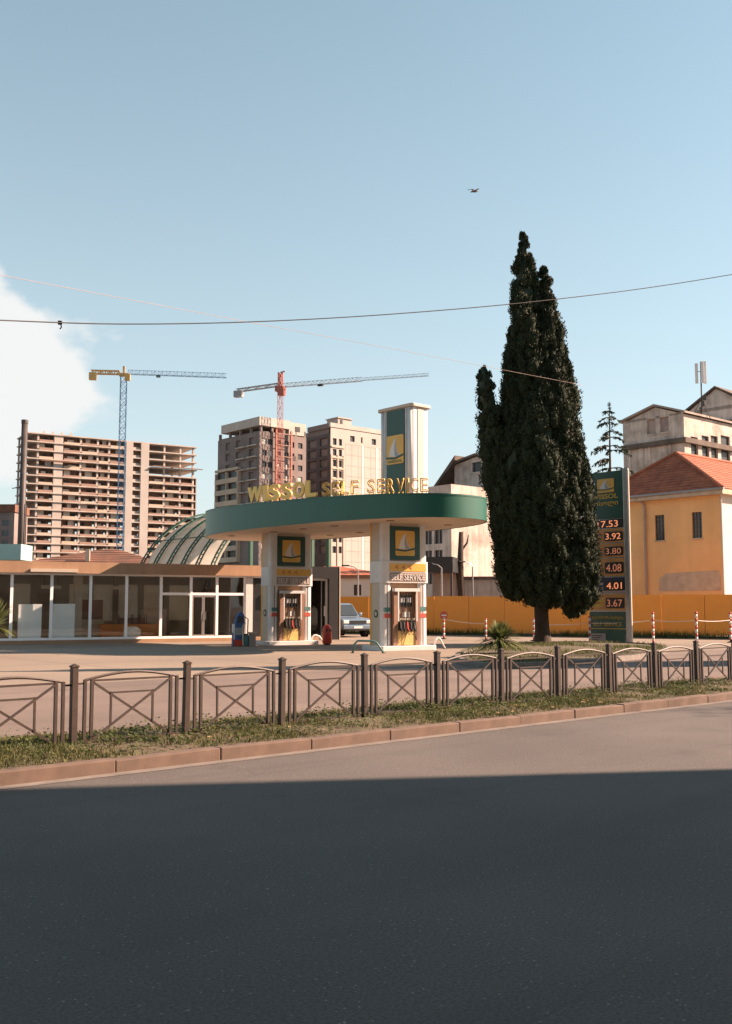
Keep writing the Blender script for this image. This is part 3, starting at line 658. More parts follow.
# ------------------------------------------------------------------ fuel pumps
def pump(yc, label):
    loc = loc2w(canopy, -0.1 - 0.42 * math.sin(rad(12)), yc - 0.42 * math.cos(rad(12)), 0.17)
    p = thing('fuel_pump', label, 'fuel pump', loc, RA - rad(12), 'fuel pumps set into the canopy pillars')
    hw = 0.5
    for sx in (-1, 1): MB().box(sx * hw - 0.12 if sx > 0 else -hw - 0.08, hw + 0.08 if sx > 0 else -hw + 0.12, -0.13, 0.2, 0, 2.0).build('side_panel', M['brown'], p, bevel=0.01)
    MB().box(-hw + 0.121, hw - 0.121, -0.02, 0.2, 0, 2.0).build('cabinet', M['tan'], p)
    MB().box(-hw + 0.122, hw - 0.122, -0.1, -0.02, 0.02, 0.95).build('lower_panel', M['yellow_pale'], p)
    MB().box(-hw - 0.05, hw + 0.05, -0.215, -0.0, 2.0, 2.12).build('header', M['white'], p, bevel=0.01)
    for sx in (-1, 1): MB().box(sx * (hw - 0.1) - 0.025, sx * (hw - 0.1) + 0.025, -0.225, -0.19, 0.9, 2.0).build('frame_post', M['white'], p)
    MB().box(-0.3, 0.3, -0.06, -0.02, 1.45, 1.85).build('display', M['dark'], p)
    for k in range(2): MB().box(-0.25 + k * 0.28, -0.03 + k * 0.28, -0.07, -0.06, 1.6, 1.8).build('price_window', M['sailgrey'], p)
    MB().box(-0.36, 0.36, -0.13, -0.02, 0.95, 1.02).build('ledge', M['cream'], p)
    MB().box(-0.12, 0.16, -0.09, -0.02, 1.05, 1.25).build('notice', M['sail'], p)
    for k in range(5):
        x = -0.3 + k * 0.15
        m_ = M['red'] if k == 2 else M['black']
        nz = MB().bar((x, -0.16, 0.86), (x, -0.2, 0.62), 0.055, 0.09).bar((x, -0.18, 0.66), (x + 0.01, -0.3, 0.54), 0.035, 0.05)
        o = nz.build('nozzle', m_, p, bevel=0.008)
        MB().box(x - 0.045, x + 0.045, -0.13, -0.1, 0.55, 0.92).build('nozzle_boot', M['dark'], p)
        c = [(x, -0.21, 0.6), (x - 0.02, -0.27, 0.48), (x + 0.03, -0.29, 0.4 - 0.2 * (k == 4)), (x + 0.07, -0.26, 0.52), (x + 0.06, -0.16, 0.95), (x * 0.9, -0.12, 1.45), (x * 0.85, -0.1, 1.97)]
        pts = []
        for i in range(len(c) - 1):
            for q in range(5):
                t_ = q / 5; P0, P1, P2, P3 = [Vector(c[max(0, min(len(c) - 1, i + d))]) for d in (-1, 0, 1, 2)]
                pts.append(0.5 * ((2 * P1) + (-P0 + P2) * t_ + (2 * P0 - 5 * P1 + 4 * P2 - P3) * t_ ** 2 + (-P0 + 3 * P1 - 3 * P2 + P3) * t_ ** 3))
        pts.append(Vector(c[-1])); MB().tube(pts, 0.012, 6).build('hose', M['rubber'], p, True)
    return p
M['yellow_pale'] = mk('pale_yellow_panel', (0.78, 0.52, 0.17), 0.5, 0.1, 3, dirt=(0.5, 0.3, 0.1), dscale=4, damt=0.5)
pump(YP1, 'yellow-fronted fuel pump with black and red nozzles inside the nearer canopy pillar on the right')
pump(YP2, 'yellow-fronted fuel pump with black and red nozzles inside the farther canopy pillar on the left')

# guard hoops on the islands
def hoop(px, py, w, h, mat, label, rot):
    b = G(px, py); t_ = thing('guard_hoop', label, 'guard rail', b, rot, 'guard hoops beside the pump islands')
    pts = [(-w / 2, 0, 0.0), (-w / 2 + 0.08, 0, h - 0.1), (-w / 2 + 0.18, 0, h), (w / 2 - 0.25, 0, h), (w / 2 - 0.1, 0, h - 0.06), (w / 2 + 0.15, 0, 0.0)]
    MB().tube(pts, 0.035, 8).build('bent_tube', mat, t_, True)
    for x in (-w / 2, w / 2 + 0.15): MB().cyl((x, 0, 0), (x, 0, 0.015), 0.08).build('base_plate', M['dsteel'], t_)
    return t_
hoop(366, 653, 0.95, 0.42, M['teal'], 'low teal bent-tube guard hoop in front of the nearer pillar', rad(-6))
hoop(438, 649, 0.4, 0.45, M['white'], 'white bent-tube guard hoop at the right foot of the nearer pillar', rad(35))
hoop(316, 644, 0.55, 0.38, M['white'], 'white bent-tube guard hoop beside the red bin', rad(30))
# red litter bin
b = G(327, 645); t_ = thing('litter_bin', 'red domed litter bin standing right of the farther pump island', 'bin', b, rad(20))
MB().tube([(0, 0, 0.06), (0, 0, 0.1), (0, 0, 0.62), (0, 0, 0.78), (0, 0, 0.86)], [0.17, 0.2, 0.2, 0.16, 0.06], 16).build('body', M['red'], t_, True)
MB().box(-0.11, 0.11, -0.19, -0.1, 0.56, 0.68).build('mouth', M['dark'], t_); MB().cyl((0, 0, 0), (0, 0, 0.07), 0.15).build('foot', M['black'], t_)
MB().tube([(-0.2, 0, 0.55), (-0.26, 0, 0.6), (-0.26, 0, 0.74), (-0.15, 0, 0.8)], 0.012, 6).build('handle', M['black'], t_)

# ------------------------------------------------------------------ glass shop
SL = Vector((-15.9, 43.0, 0)); SR = rad(26.8)
shop = thing('station_shop', 'low glass-fronted station shop with white mullions under a tan fascia', 'shop', SL, SR)
def sx(px, py=610): return onplane(px, py, SL, SR)[0]
X0, X1 = -7.0, sx(335); XE = sx(252); DP = 6.5; ZF, ZG, ZR = 0.16, 3.02, 3.58
print('shop', X0, XE, X1, [onplane(p, q, SL, SR)[1] for p, q in ((0, 641), (0, 575), (245, 638), (245, 579), (245, 567))])
MB().box(X0, X1, -0.35, DP, -0.05, ZF).build('floor_slab', M['tan'], shop)
MB().box(X0 + 0.1, X1 - 0.1, 0.2, DP - 0.2, ZF, ZF + 0.01).build('floor_finish', M['floor'], shop)
MB().box(X0, XE + 0.9, -0.3, 0.1, ZG + 0.06, ZR).build('fascia', M['tan'], shop)
sk = [(sx(a), sx(b_)) for a, b_ in ((-40, -22), (18, 40), (62, 80), (98, 122), (136, 156), (170, 188), (204, 224))]  # spans of added roof openings that brighten the shop interior
cut = [X0] + [v for s_ in sk for v in s_] + [X1 - 0.4]
for k in range(0, len(cut), 2): MB().box(cut[k], cut[k + 1], 0.1, DP, ZG + 0.1, ZR - 0.03).build('roof', M['inwall'], shop)
for a, b_ in sk:
    MB().box(a, b_, 0.1, 0.9, ZG + 0.1, ZR - 0.031).box(a, b_, DP - 0.7, DP, ZG + 0.1, ZR - 0.031).build('roof', M['inwall'], shop); pane(shop, 'added_skylight', M['vault'], a, b_, 0.9, DP - 0.7, ZR - 0.1, ZR - 0.08)
rw = [(sx(p_), sx(p_ + 22), 0.9, 2.75) for p_ in (30, 95, 122, 150, 178, 206)]  # added rear-wall openings with pale panes, bringing light into the shop
wallholes(MB(), X0, X1, ZF, ZG + 0.2, rw, DP - 0.2, 0.19).build('rear_wall', M['inwall'], shop)
for h_ in rw: pane(shop, 'added_rear_window', M['vault'], h_[0], h_[1], DP - 0.1, DP - 0.09, h_[2], h_[3])
MB().box(X0, X0 + 0.2, 0.1, DP - 0.2, ZF, ZG + 0.2).build('end_wall', M['inwall'], shop)
MB().box(X0, XE + 0.9, -0.06, 0.06, ZG - 0.02, ZG + 0.06).build('top_frame', M['frame'], shop)
MB().box(X0, XE, -0.06, 0.06, ZF, ZF + 0.1).build('bottom_frame', M['frame'], shop)
ml = [-90, -40, 11, 51, 90, 126, 160.5]
edges = [sx(p) for p in ml]
mull = [sx(p) for p in (190.5, 216.5, 244.5)]
for x in edges + mull[:1] + mull[1:]:
    MB().box(x - 0.06, x + 0.06, -0.07, 0.05, ZF + 0.1, ZG - 0.02).build('mullion', M['frame'], shop)
for a, b_ in zip(edges[:-1], edges[1:]): pane(shop, 'pane', M['glass'], a + 0.06, b_ - 0.06, -0.008, 0.008, ZF + 0.1, ZG - 0.02)
zt_ = onplane(200, 594, SL, SR)[1]
aa = [edges[-1]] + mull
MB().box(aa[0] + 0.06, aa[-1] - 0.06, -0.065, 0.045, zt_ - 0.06, zt_ + 0.06).build('transom', M['frame'], shop)
for k in range(3):
    pane(shop, 'pane', M['glass'], aa[k] + 0.06, aa[k + 1] - 0.06, -0.008, 0.008, zt_ + 0.06, ZG - 0.02)
    if k != 1: pane(shop, 'pane', M['glass'], aa[k] + 0.06, aa[k + 1] - 0.06, -0.008, 0.008, ZF + 0.1, zt_ - 0.06)
# double door in the middle bay
da, db = aa[1] + 0.06, aa[2] - 0.06; dm = sx(203)
for (l, r_) in ((da, dm), (dm, db)):
    d_ = MB()
    d_.box(l + 0.005, l + 0.07, -0.05, 0.0, ZF + 0.03, zt_ - 0.07).box(r_ - 0.07, r_ - 0.005, -0.05, 0.0, ZF + 0.03, zt_ - 0.07).box(l + 0.07, r_ - 0.07, -0.05, 0.0, zt_ - 0.15, zt_ - 0.07).box(l + 0.07, r_ - 0.07, -0.05, 0.0, ZF + 0.03, ZF + 0.16)
    dd = d_.build('door', M['steel'], shop)
    pane(dd, 'pane', M['glass'], l + 0.07, r_ - 0.07, -0.03, -0.02, ZF + 0.16, zt_ - 0.15)
    hx = r_ - 0.1 if l == da else l + 0.1
    MB().tube([(hx, -0.05, 1.0), (hx, -0.1, 1.03), (hx, -0.1, 1.35), (hx, -0.05, 1.38)], 0.014, 6).build('handle', M['steel'], dd)
MB().box(XE - 0.35, XE, -0.1, 0.1, ZF, ZG - 0.02).build('corner_pier', M['white'], shop)
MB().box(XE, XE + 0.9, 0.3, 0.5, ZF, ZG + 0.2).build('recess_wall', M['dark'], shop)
# dark portal at the right-hand end
P0 = sx(305); z_top = ZR
MB().box(P0, X1, -0.5, 0.6, 3.0, z_top).build('portal_head', M['black'], shop)
MB().box(X1 - 0.55, X1, -0.5, 0.6, 0.0, 3.0).build('portal_jamb', M['black'], shop)
MB().box(X1, X1 + 0.05, -0.52, 0.62, 0.0, z_top + 0.02).build('portal_edge', M['cream'], shop)
pj = X1 - 0.55
MB().box(P0, pj - 0.001, -0.3, -0.2, 2.9, 2.999).box(pj - 0.1, pj - 0.001, -0.3, -0.2, ZF, 2.9).build('portal_frame', M['white'], shop)
for a, b_ in ((P0, P0 + 0.75), (P0 + 0.78, pj - 0.1)): pane(shop, 'pane', M['glass'], a, b_, -0.256, -0.244, ZF, 2.9)
MB().box(P0 + 0.75, P0 + 0.78, -0.29, -0.21, ZF, 2.9).build('mullion', M['steel'], shop)
MB().box(P0 + 0.9, P0 + 1.35, -0.268, -0.258, 1.15, 1.65).build('notice', M['sail'], shop)
MB().box(X1 - 1.9, X1 - 0.35, 2.2, 2.3, ZF, ZG + 0.2).build('partition', M['inwall'], shop)
MB().box(P0 + 0.05, P0 + 0.35, 0.9, 1.1, ZF, 2.85).build('curtain', M['cream'], shop)
MB().box(X1 - 0.4, X1, 0.62, DP, 0, ZR - 0.02).build('side_wall', M['charcoal'], shop)
for px_, w_ in ((83, 0.35), (-20, 0.35)): MB().box(sx(px_) - w_ / 2, sx(px_) + w_ / 2, 1.1, 1.1 + w_, ZF + 0.01, ZG + 0.1).build('column', M['cream'], shop)
MB().box(sx(28), sx(75), -0.42, -0.3, ZG + 0.1, ZG + 0.24).build('awning_box', M['cream'], shop)
# things inside the shop
def inside(name, label, cat, px0, px1, z0, z1, y0, y1, mat, group=None, bev=0.01):
    k = 1 + y0 / 46
    xa, xb = sx(px0) * 1.0, sx(px1)
    xa -= y0 * 0.02; o = MB().box(xa, xb, y0, y1, z0, z1).build(name, mat, None, bevel=bev)
    o.location = SL; o.rotation_euler = (0, 0, SR); return tag(o, label, cat, group)
inside('display_board', 'white board leaning inside the shop window, left of the pair', 'board', 19.5, 43, ZF + 0.01, 1.72, 0.3, 0.36, M['whiteboard'], 'white boards inside the shop')
inside('display_board', 'white board inside the shop window, right of the pair beside the column', 'board', 54, 76, ZF + 0.01, 1.74, 0.25, 0.31, M['whiteboard'], 'white boards inside the shop')
ct = inside('shop_counter', 'long orange counter seen through the shop glass', 'counter', 116, 178, ZF + 0.01, 0.78, 2.6, 3.3, M['counter'])
inside('shelf_unit', 'brown open shelf unit at the back of the shop behind the orange counter', 'shelf', 96, 124, ZF + 0.01, 1.95, 4.4, 4.8, M['brown'])
for k, (a, b_) in enumerate(((46, 66), (117, 137))):
    t_ = thing('hanging_lamp', ('long pale lamp hanging in the shop above the white boards', 'long pale lamp hanging in the shop above the orange counter')[k], 'lamp', SL, SR, 'long lamps hanging inside the shop')
    MB().box(sx(a), sx(b_), 1.4, 1.5, 2.42, 2.58).build('lamp_body', M['cream'], t_)
    for f_ in (0.15, 0.85):
        x = sx(a) + (sx(b_) - sx(a)) * f_; MB().cyl((x, 1.45, 2.58), (x, 1.45, ZG + 0.1), 0.01, n=6).build('cord', M['black'], t_)
for k, p_ in enumerate((134, 141, 148, 155)):
    x = sx(p_) + 0.15; c = loc2w(shop, x, 2.0, ZF + 0.01)
    t_ = thing('chair', 'dark slim chair turned up on the orange counter, number %s from the left' % ('one', 'two', 'three', 'four')[k], 'chair', loc2w(shop, x, 2.9, 0.78), SR, 'chairs upended on the shop counter')
    MB().box(-0.18, 0.18, -0.18, 0.18, 0.0, 0.04).build('seat', M['brown'], t_); MB().box(-0.18, 0.18, 0.2, 0.23, -0.001 + 0.001, 0.3).build('backrest', M['brown'], t_)
    for dx in (-0.16, 0.16):
        for dy in (-0.16, 0.16): MB().cyl((dx, dy, 0.04), (dx * 1.1, dy * 1.1, 0.46), 0.014, n=6).build('leg', M['dsteel'], t_)
tb = tag(MB().tube([(0, 0, 0), (0, 0, 0.35), (0, 0, 0.5), (0, 0, 0.52)], [0.42, 0.4, 0.25, 0.02], 18).build('white_tub', M['whiteboard'], None, True), 'rounded white tub on the shop floor in front of the orange counter', 'tub'); tb.location = loc2w(shop, sx(143), 1.9, ZF + 0.01)
for k in range(2):
    a, b_ = ((100, 122), (165, 188))[k]
    inside('cardboard_stack', ('stack of pale boxes at the back of the shop by the shelf', 'pale covered stack in the shop just left of the doors')[k], 'boxes', a, b_, ZF + 0.01, (1.0, 1.5)[k], 3.6, 4.1, M['cream'], 'pale stacks inside the shop')

# air-and-water machine, cylinder and bin by the shop corner
b = G(240, 646); t_ = thing('air_machine', 'blue curved air and water machine with red foot by the shop corner', 'air machine', b, rad(25))
prof = [(-0.34, 0.0), (0.1, 0.0), (0.14, 0.5), (0.17, 1.0), (0.13, 1.3), (0.02, 1.42), (-0.1, 1.36), (-0.24, 1.0), (-0.33, 0.5)]
MB().xz([(a, b_) for a, b_ in prof if True], -0.12, 0.12).build('body', M['blue'], t_, bevel=0.03)
MB().box(-0.3, 0.08, -0.16, 0.16, 0.0, 0.26).build('foot', M['red'], t_, bevel=0.02)
MB().box(-0.16, 0.08, -0.135, -0.12, 0.95, 1.22).build('screen', M['bldglass'], t_); MB().box(-0.24, 0.05, -0.13, -0.12, 0.45, 0.75).build('label_plate', M['sailgrey'], t_)
MB().tube([(0.16, -0.05, 1.2), (0.32, -0.05, 1.1), (0.3, -0.05, 0.4), (0.24, -0.05, 0.2), (0.16, -0.05, 0.5)], 0.025, 6).build('hose', M['black'], t_)
MB().box(-0.32, -0.26, -0.125, 0.125, 0.28, 0.9).build('edge_trim', M['sail'], t_)
b = G(246, 646); t_ = thing('water_drum', 'teal squat drum standing beside the blue air machine', 'drum', b)
MB().tube([(0, 0, 0), (0, 0, 0.04), (0, 0, 0.4), (0, 0, 0.44)], [0.13, 0.15, 0.15, 0.1], 14).build('body', M['teal'], t_, True); MB().cyl((0, 0, 0.43), (0, 0, 0.5), 0.05).build('cap', M['black'], t_)
MB().tube([(-0.1, -0.16, 0.02), (-0.12, -0.17, 0.8), (-0.02, -0.16, 0.95)], 0.035, 8).build('pipe', M['cream'], t_)
b = G(252, 646); t_ = thing('grey_bin', 'small grey-brown square bin between the drum and the farther pillar', 'bin', b, rad(20))
MB().box(-0.13, 0.13, -0.13, 0.13, 0, 0.52).build('body', M['millwin'], t_, bevel=0.01); MB().box(-0.145, 0.145, -0.145, 0.145, 0.52, 0.57).build('lid', M['cream'], t_, bevel=0.01)
# ------------------------------------------------------------------ planted island, cypress, price sign
pix = [(452, 660), (466, 666), (490, 669), (530, 668.5), (600, 664), (655, 657), (672, 651), (655, 646.5), (600, 644.5), (545, 644.5), (500, 647), (462, 654)]
isl = [G(x, y) for x, y in pix]
# smooth the outline
def chaikin(p):
    out = []
    for i in range(len(p)):
        a, b_ = p[i], p[(i + 1) % len(p)]; out += [a * 0.75 + b_ * 0.25, a * 0.25 + b_ * 0.75]
    return out
isl = chaikin(chaikin(isl)); cen = sum(isl, Vector()) / len(isl)
root = bpy.data.objects.new('planting_island', None); COL.objects.link(root); tag(root, kind='structure')
n = len(isl); vs = []; fs = []
for i, p in enumerate(isl):
    q = p + (cen - p).normalized() * 0.22
    vs += [(p.x, p.y, -0.02), (p.x, p.y, 0.14), (q.x, q.y, 0.15), (q.x, q.y, 0.05)]
for i in range(n):
    a, b_ = i * 4, ((i + 1) % n) * 4
    for k in range(3): fs.append((a + k, b_ + k, b_ + k + 1, a + k + 1))
MB().add(vs, fs).build('island_kerb', M['gutter'], root)
MB().add([(p.x + (cen.x - p.x) * 0.01, p.y + (cen.y - p.y) * 0.01, 0.1) for p in isl] + [(cen.x, cen.y, 0.16)], [(i, (i + 1) % n, n) for i in range(n)]).build('island_soil', M['soil'], root, True)
poly = np.array([(p.x, p.y) for p in isl])
def inpoly(x, y):
    r = np.zeros(len(x), bool); j = len(poly) - 1
    for i in range(len(poly)):
        xi, yi = poly[i]; xj, yj = poly[j]
        r ^= ((yi > y) != (yj > y)) & (x < (xj - xi) * (y - yi) / (yj - yi) + xi); j = i
    return r
x = rng.uniform(poly[:, 0].min(), poly[:, 0].max(), 40000); y = rng.uniform(poly[:, 1].min(), poly[:, 1].max(), 40000)
k = inpoly(x, y) & (rng.uniform(0.1, 1, 40000) < 0.32 + 0.5 * np.sin(x * 1.1) * np.sin(y * 0.8 + 1) + 0.15 * np.sin(x * 4)); x, y = x[k], y[k]
V, F = blades(len(x), np.stack([x, y, np.full(len(x), 0.13)], 1), 0.05, 0.13, 0.03, 0.8)
tag(obj('island_grass', soup('island_grass', V, F, M['grass']), None), 'patchy grass on the raised planting island under the cypress', 'grass', kind='stuff')

# cypress
M['cypress_lobe'] = mk('cypress_lobe', (0.018, 0.03, 0.015), 0.8, 0.45, 3.0, 1.0, 26, spec=0.15, dirt=(0.036, 0.042, 0.019), dscale=9, damt=0.8)
TY_ = 42.0; cyp_base = Vector(((541 - 366) / FPX * TY_, TY_, 0.1)); SC = TY_ / FPX
cyp = thing('cypress_tree', 'tall dark multi-spired cypress standing beside the price sign', 'tree', cyp_base, 0)
def lx(px): return (px - 541) * SC
def lz(py): return at(541, py, TY_).z - cyp_base.z
spires = [  # base px, base py, tip px, tip py, radius px, depth m, t of full width
    (536, 600, 528, 234, 27, 0.1, 0.5), (566, 596, 549, 267, 29, 0.3, 0.6), (513, 590, 485, 367, 14, 0.0, 0.13), (519, 592, 516, 326, 18, 0.2, 0.5),
    (573, 590, 566, 345, 24, 0.2, 0.55), (545, 602, 541, 372, 28, -1.35, 0.5), (518, 597, 516, 420, 27, -1.0, 0.45), (570, 606, 571, 430, 24, -1.0, 0.45),
    (513, 590, 507, 455, 15, -0.4, 0.4), (530, 592, 531, 330, 26, 1.2, 0.6), (558, 596, 560, 400, 26, 1.3, 0.5), (574, 611, 574, 520, 17, -0.2, 0.5), (585, 585, 583, 440, 13, 0.3, 0.45), (519, 560, 511, 350, 10, -0.2, 0.4),
    (556, 600, 556, 345, 22, -0.7, 0.5), (532, 600, 529, 400, 22, -1.5, 0.45), (509, 580, 499, 425, 9, -0.5, 0.3)]
core = MB(); geo = []
def lumpv(th, z, ph): return 1 + 0.13 * np.sin(2 * th + 0.9 * z + ph) + 0.1 * np.sin(4 * th - 1.9 * z + 2 * ph) + 0.06 * np.sin(6 * th + 4.1 * z)
def radv(t_, rm, tf):
    top = np.minimum(1.0, np.maximum(t_, 0.0) / tf) ** 0.62; bot = np.where(t_ < 0.86, 1.0, np.sqrt(np.maximum(0.02, 1 - ((t_ - 0.86) / 0.14) ** 2 * 0.9))); return rm * top * bot
for si, (bx_, by_, tx_, ty_, rp, dep, tf) in enumerate(spires):
    A = np.array((lx(bx_), dep, lz(by_))); B = np.array((lx(tx_), dep * 0.4, lz(ty_))); geo.append((A, B, rp * SC * 0.76, tf, si))
clump_c, clump_o, clump_r = [], [], []
for (A, B, rm, tf, si) in geo:
    H = np.linalg.norm(B - A); nr = max(10, int(H / 0.3)); cv, cf = [], []
    for i in range(nr + 1):
        t_ = i / nr; c = B + (A - B) * t_
        for j in range(14):
            th = 2 * math.pi * j / 14; r = float(radv(np.array(max(t_, 0.01)), rm, tf)) * 0.72 * float(lumpv(th, c[2], si)); cv.append((c[0] + r * math.cos(th), c[1] + r * math.sin(th), c[2]))
    for i in range(nr):
        for j in range(14): j2 = (j + 1) % 14; cf.append((i * 14 + j, i * 14 + j2, (i + 1) * 14 + j2, (i + 1) * 14 + j))
    cf.append(tuple(nr * 14 + j for j in range(14))); core.add(cv, cf)
    cnt = int(H * rm * 60) + 12
    t_ = rng.uniform(0, 1, cnt) ** 0.8; th = rng.uniform(0, 2 * np.pi, cnt); c = B[None] + (A - B)[None] * t_[:, None]
    r = radv(np.maximum(t_, 0.005), rm, tf) * lumpv(th, c[:, 2], si) * rng.uniform(0.78, 0.98, cnt)
    o = np.stack([np.cos(th), np.sin(th), np.zeros(cnt)], 1); P = c + o * r[:, None]; keep = np.ones(cnt, bool)
    for (A2, B2, rm2, tf2, s2) in geo:
        if s2 == si: continue
        tt = (B2[2] - P[:, 2]) / (B2[2] - A2[2]); cc = B2[None] + (A2 - B2)[None] * tt[:, None]
        keep &= ~((tt > 0.02) & (tt < 0.95) & (np.hypot(P[:, 0] - cc[:, 0], P[:, 1] - cc[:, 1]) < 0.62 * radv(np.clip(tt, 0.01, 1), rm2, tf2)))
    tip = np.clip(t_ * 3 + 0.35, 0.35, 1.0)
    clump_c.append(P[keep]); clump_o.append(o[keep]); clump_r.append((rng.uniform(0.16, 0.4, cnt) * tip)[keep])
Cc, Co, Cr = np.concatenate(clump_c), np.concatenate(clump_o), np.concatenate(clump_r)
K = 84; nC = len(Cc); idx = np.repeat(np.arange(nC), K); n_ = nC * K
dirn = rng.normal(0, 1, (n_, 3)) + Co[idx] * 0.75 + np.array((0, 0, 0.45)); dirn /= np.linalg.norm(dirn, axis=1, keepdims=True)
pos = Cc[idx] + dirn * (Cr[idx] * rng.uniform(0.55, 1.0, n_))[:, None] * np.array((1, 1, 1.35))
fd = dirn * 0.6 + np.array((0, 0, 0.75)) + rng.normal(0, 0.3, (n_, 3)); fd /= np.linalg.norm(fd, axis=1, keepdims=True)
sd = np.cross(fd, rng.normal(0, 1, (n_, 3))); sd /= np.linalg.norm(sd, axis=1, keepdims=True)
ll = rng.uniform(0.06, 0.16, n_)[:, None]; ww = rng.uniform(0.014, 0.032, n_)[:, None]
V = np.stack([pos - fd * ll * 0.4, pos + sd * ww, pos + fd * ll * 0.6, pos - sd * ww], 1).reshape(-1, 3); F = np.arange(n_ * 4).reshape(-1, 4)
crown_me = soup('crown', V, F, M['cypress']); crown = obj('crown', crown_me, None, cyp)
core.build('inner_foliage', M['cypress'], crown)
import bmesh as _bm
b0 = _bm.new(); _bm.ops.create_icosphere(b0, subdivisions=2, radius=1.0); b0.verts.ensure_lookup_table()
iv = np.array([v.co[:] for v in b0.verts]); fi = np.array([[v.index for v in f.verts] for f in b0.faces]); b0.free()
nv = len(iv); sc_ = np.stack([Cr * 0.58, Cr * 0.58, Cr * 0.95], 1)
jit = 1 + rng.normal(0, 0.1, (nC, nv)) ; LV = Cc[:, None, :] + iv[None] * sc_[:, None, :] * jit[:, :, None]
LF = (fi[None] + (np.arange(nC) * nv)[:, None, None]).reshape(-1, 3)
lm = soup('foliage_lobes', LV.reshape(-1, 3), LF, M['cypress_lobe']); lm.polygons.foreach_set('use_smooth', np.ones(len(LF), bool)); obj('foliage_lobes', lm, None, crown); print('clumps', nC)
tr = MB(); tr.tube([(0, 0, -0.15), (0.02, 0, 0.1), (0.0, 0.02, 0.6), (-0.03, 0, 1.4), (0.03, 0, 2.6), (0.0, 0.1, 5.0)], [0.48, 0.37, 0.31, 0.29, 0.27, 0.2], 12)
for ang, up in ((0.3, 1.5), (2.6, 1.9), (4.1, 1.4), (5.4, 2.1)): tr.tube([(0, 0, 1.1), (0.5 * math.cos(ang), 0.5 * math.sin(ang), 1.1 + up * 0.6), (0.8 * math.cos(ang), 0.8 * math.sin(ang), 1.5 + up)], [0.15, 0.11, 0.05], 7)
tr.build('trunk', M['bark'], cyp, True)
print('cypress quads', len(F))

# price sign (broad face looks up the street, the street end is nearest)
PSL = at(632, 640, 43.6); PSL.z = 0
sign = thing('price_sign', 'tall green and yellow fuel price totem with lit price rows beside the cypress', 'price sign', PSL, RA - math.pi / 2)
# local x runs towards the near end, face is local -y ; near end at x = 0
SW = 2.18; X_a, X_b = -SW, -0.24
def sz(py, px=614): return onplane(px, py, PSL, RA - math.pi / 2)[1]
ZTOP = sz(468, 630); print('sign top', ZTOP, onplane(593, 560, PSL, RA - math.pi / 2), [round(sz(v), 2) for v in (498, 530, 642)])
MB().box(-SW, -0.2, 0.0, 0.1, 0.16, ZTOP - 0.1).build('core', M['steel'], sign)
MB().xy(rrect(-0.27, 0.0, -0.06, 0.12, 0.06), 0.05, ZTOP).build('end_column', M['steel'], sign)
MB().box(0.0, 0.015, 0.0, 0.06, 0.1, ZTOP - 0.05).build('edge_strip', M['cream'], sign)
MB().box(-SW + 0.1, -0.3, 0.02, 0.08, -0.05, 0.2).build('footing', M['gutter'], sign)
def zr(p): return ZTOP * (642.5 - p) / (642.5 - 470.5)
def board(name, pa, pb, mat, x0=X_a, x1=X_b, y=-0.03): return MB().box(x0, x1, y, 0.0, zr(pb), zr(pa)).build(name, mat, sign)
wF = X_b - X_a
hb = board('header_board', 471.5, 519, M['dkgreen'])
emblem(sign, 'emblem', X_a + wF * 0.3, zr(492.5), wF * 0.46, zr(478.5) - zr(492.5), -0.055, text=False)
lettering(hb, 'WISSOL', M['gold_dark'], X_a + wF * 0.12, zr(498.8), wF * 0.74, zr(493.8) - zr(498.8), -0.04, 0.01, bold=0.03)
lettering(hb, 'ვისოლი', M['gold_dark'], X_a + wF * 0.12, zr(507), wF * 0.74, zr(500.5) - zr(507), -0.04, 0.01, bold=0.02)
rows = [('17.53', 519.6, 528.6, 'black', None), ('3.92', 529, 543.5, 'rowbrown', 'a'), ('3.80', 544, 558, 'rowbrown', 'a'), ('4.08', 558.5, 576.5, 'rowbrown', 'a'), ('4.01', 577.5, 593, 'navy', 'w'), ('3.67', 594, 610.5, 'rowbrown', 'b')]
M['rowbrown'] = mk('row_orange_brown', (0.62, 0.3, 0.09), 0.5, 0.12, 2); M['navy'] = mk('row_navy', (0.02, 0.035, 0.08), 0.5, 0.1, 2)
M['pinkgrey'] = mk('pink_grey_strip', (0.42, 0.36, 0.35), 0.6, 0.08, 2)
for txt, pa, pb, m_, kind_ in rows:
    rb = board('price_row', pa, pb - 0.5, M[m_])
    if kind_ is None:
        lettering(rb, txt, M['lamp'], X_a + wF * 0.28, zr(527.3), wF * 0.56, zr(520.8) - zr(527.3), -0.04, 0.01); continue
    h = pb - pa; da_, db_ = pa + h * 0.22, pb - h * 0.16
    if m_ == 'navy': MB().box(X_a, X_b, -0.038, -0.03, zr(pb - 0.6), zr(pb - h * 0.16)).build('pale_strip', M['pinkgrey'], rb)
    MB().xz(rrect(X_a + wF * 0.46, X_b - wF * 0.04, zr(db_), zr(da_), 0.08), -0.05, -0.03).build('price_display', M['black'], rb)
    lettering(rb, txt, M['lamp'] if m_ == 'navy' or txt == '3.92' else M['lampdim'], X_a + wF * 0.5, zr(db_ - h * 0.1), wF * 0.41, zr(da_ + h * 0.1) - zr(db_ - h * 0.1), -0.056, 0.008)
    for k_ in range(2):
        zc_ = zr(pa + h * (0.4 + 0.28 * k_)); MB().box(X_a + wF * 0.06, X_a + wF * 0.4, -0.036, -0.03, zc_ - 0.06, zc_ + 0.06).build('fuel_name_strip', M['pinkgrey'] if kind_ == 'w' else M['gold_dark'] if kind_ == 'b' else M['brown'], rb)
gb = board('self_service_board', 611.3, 633, M['dkgreen'])
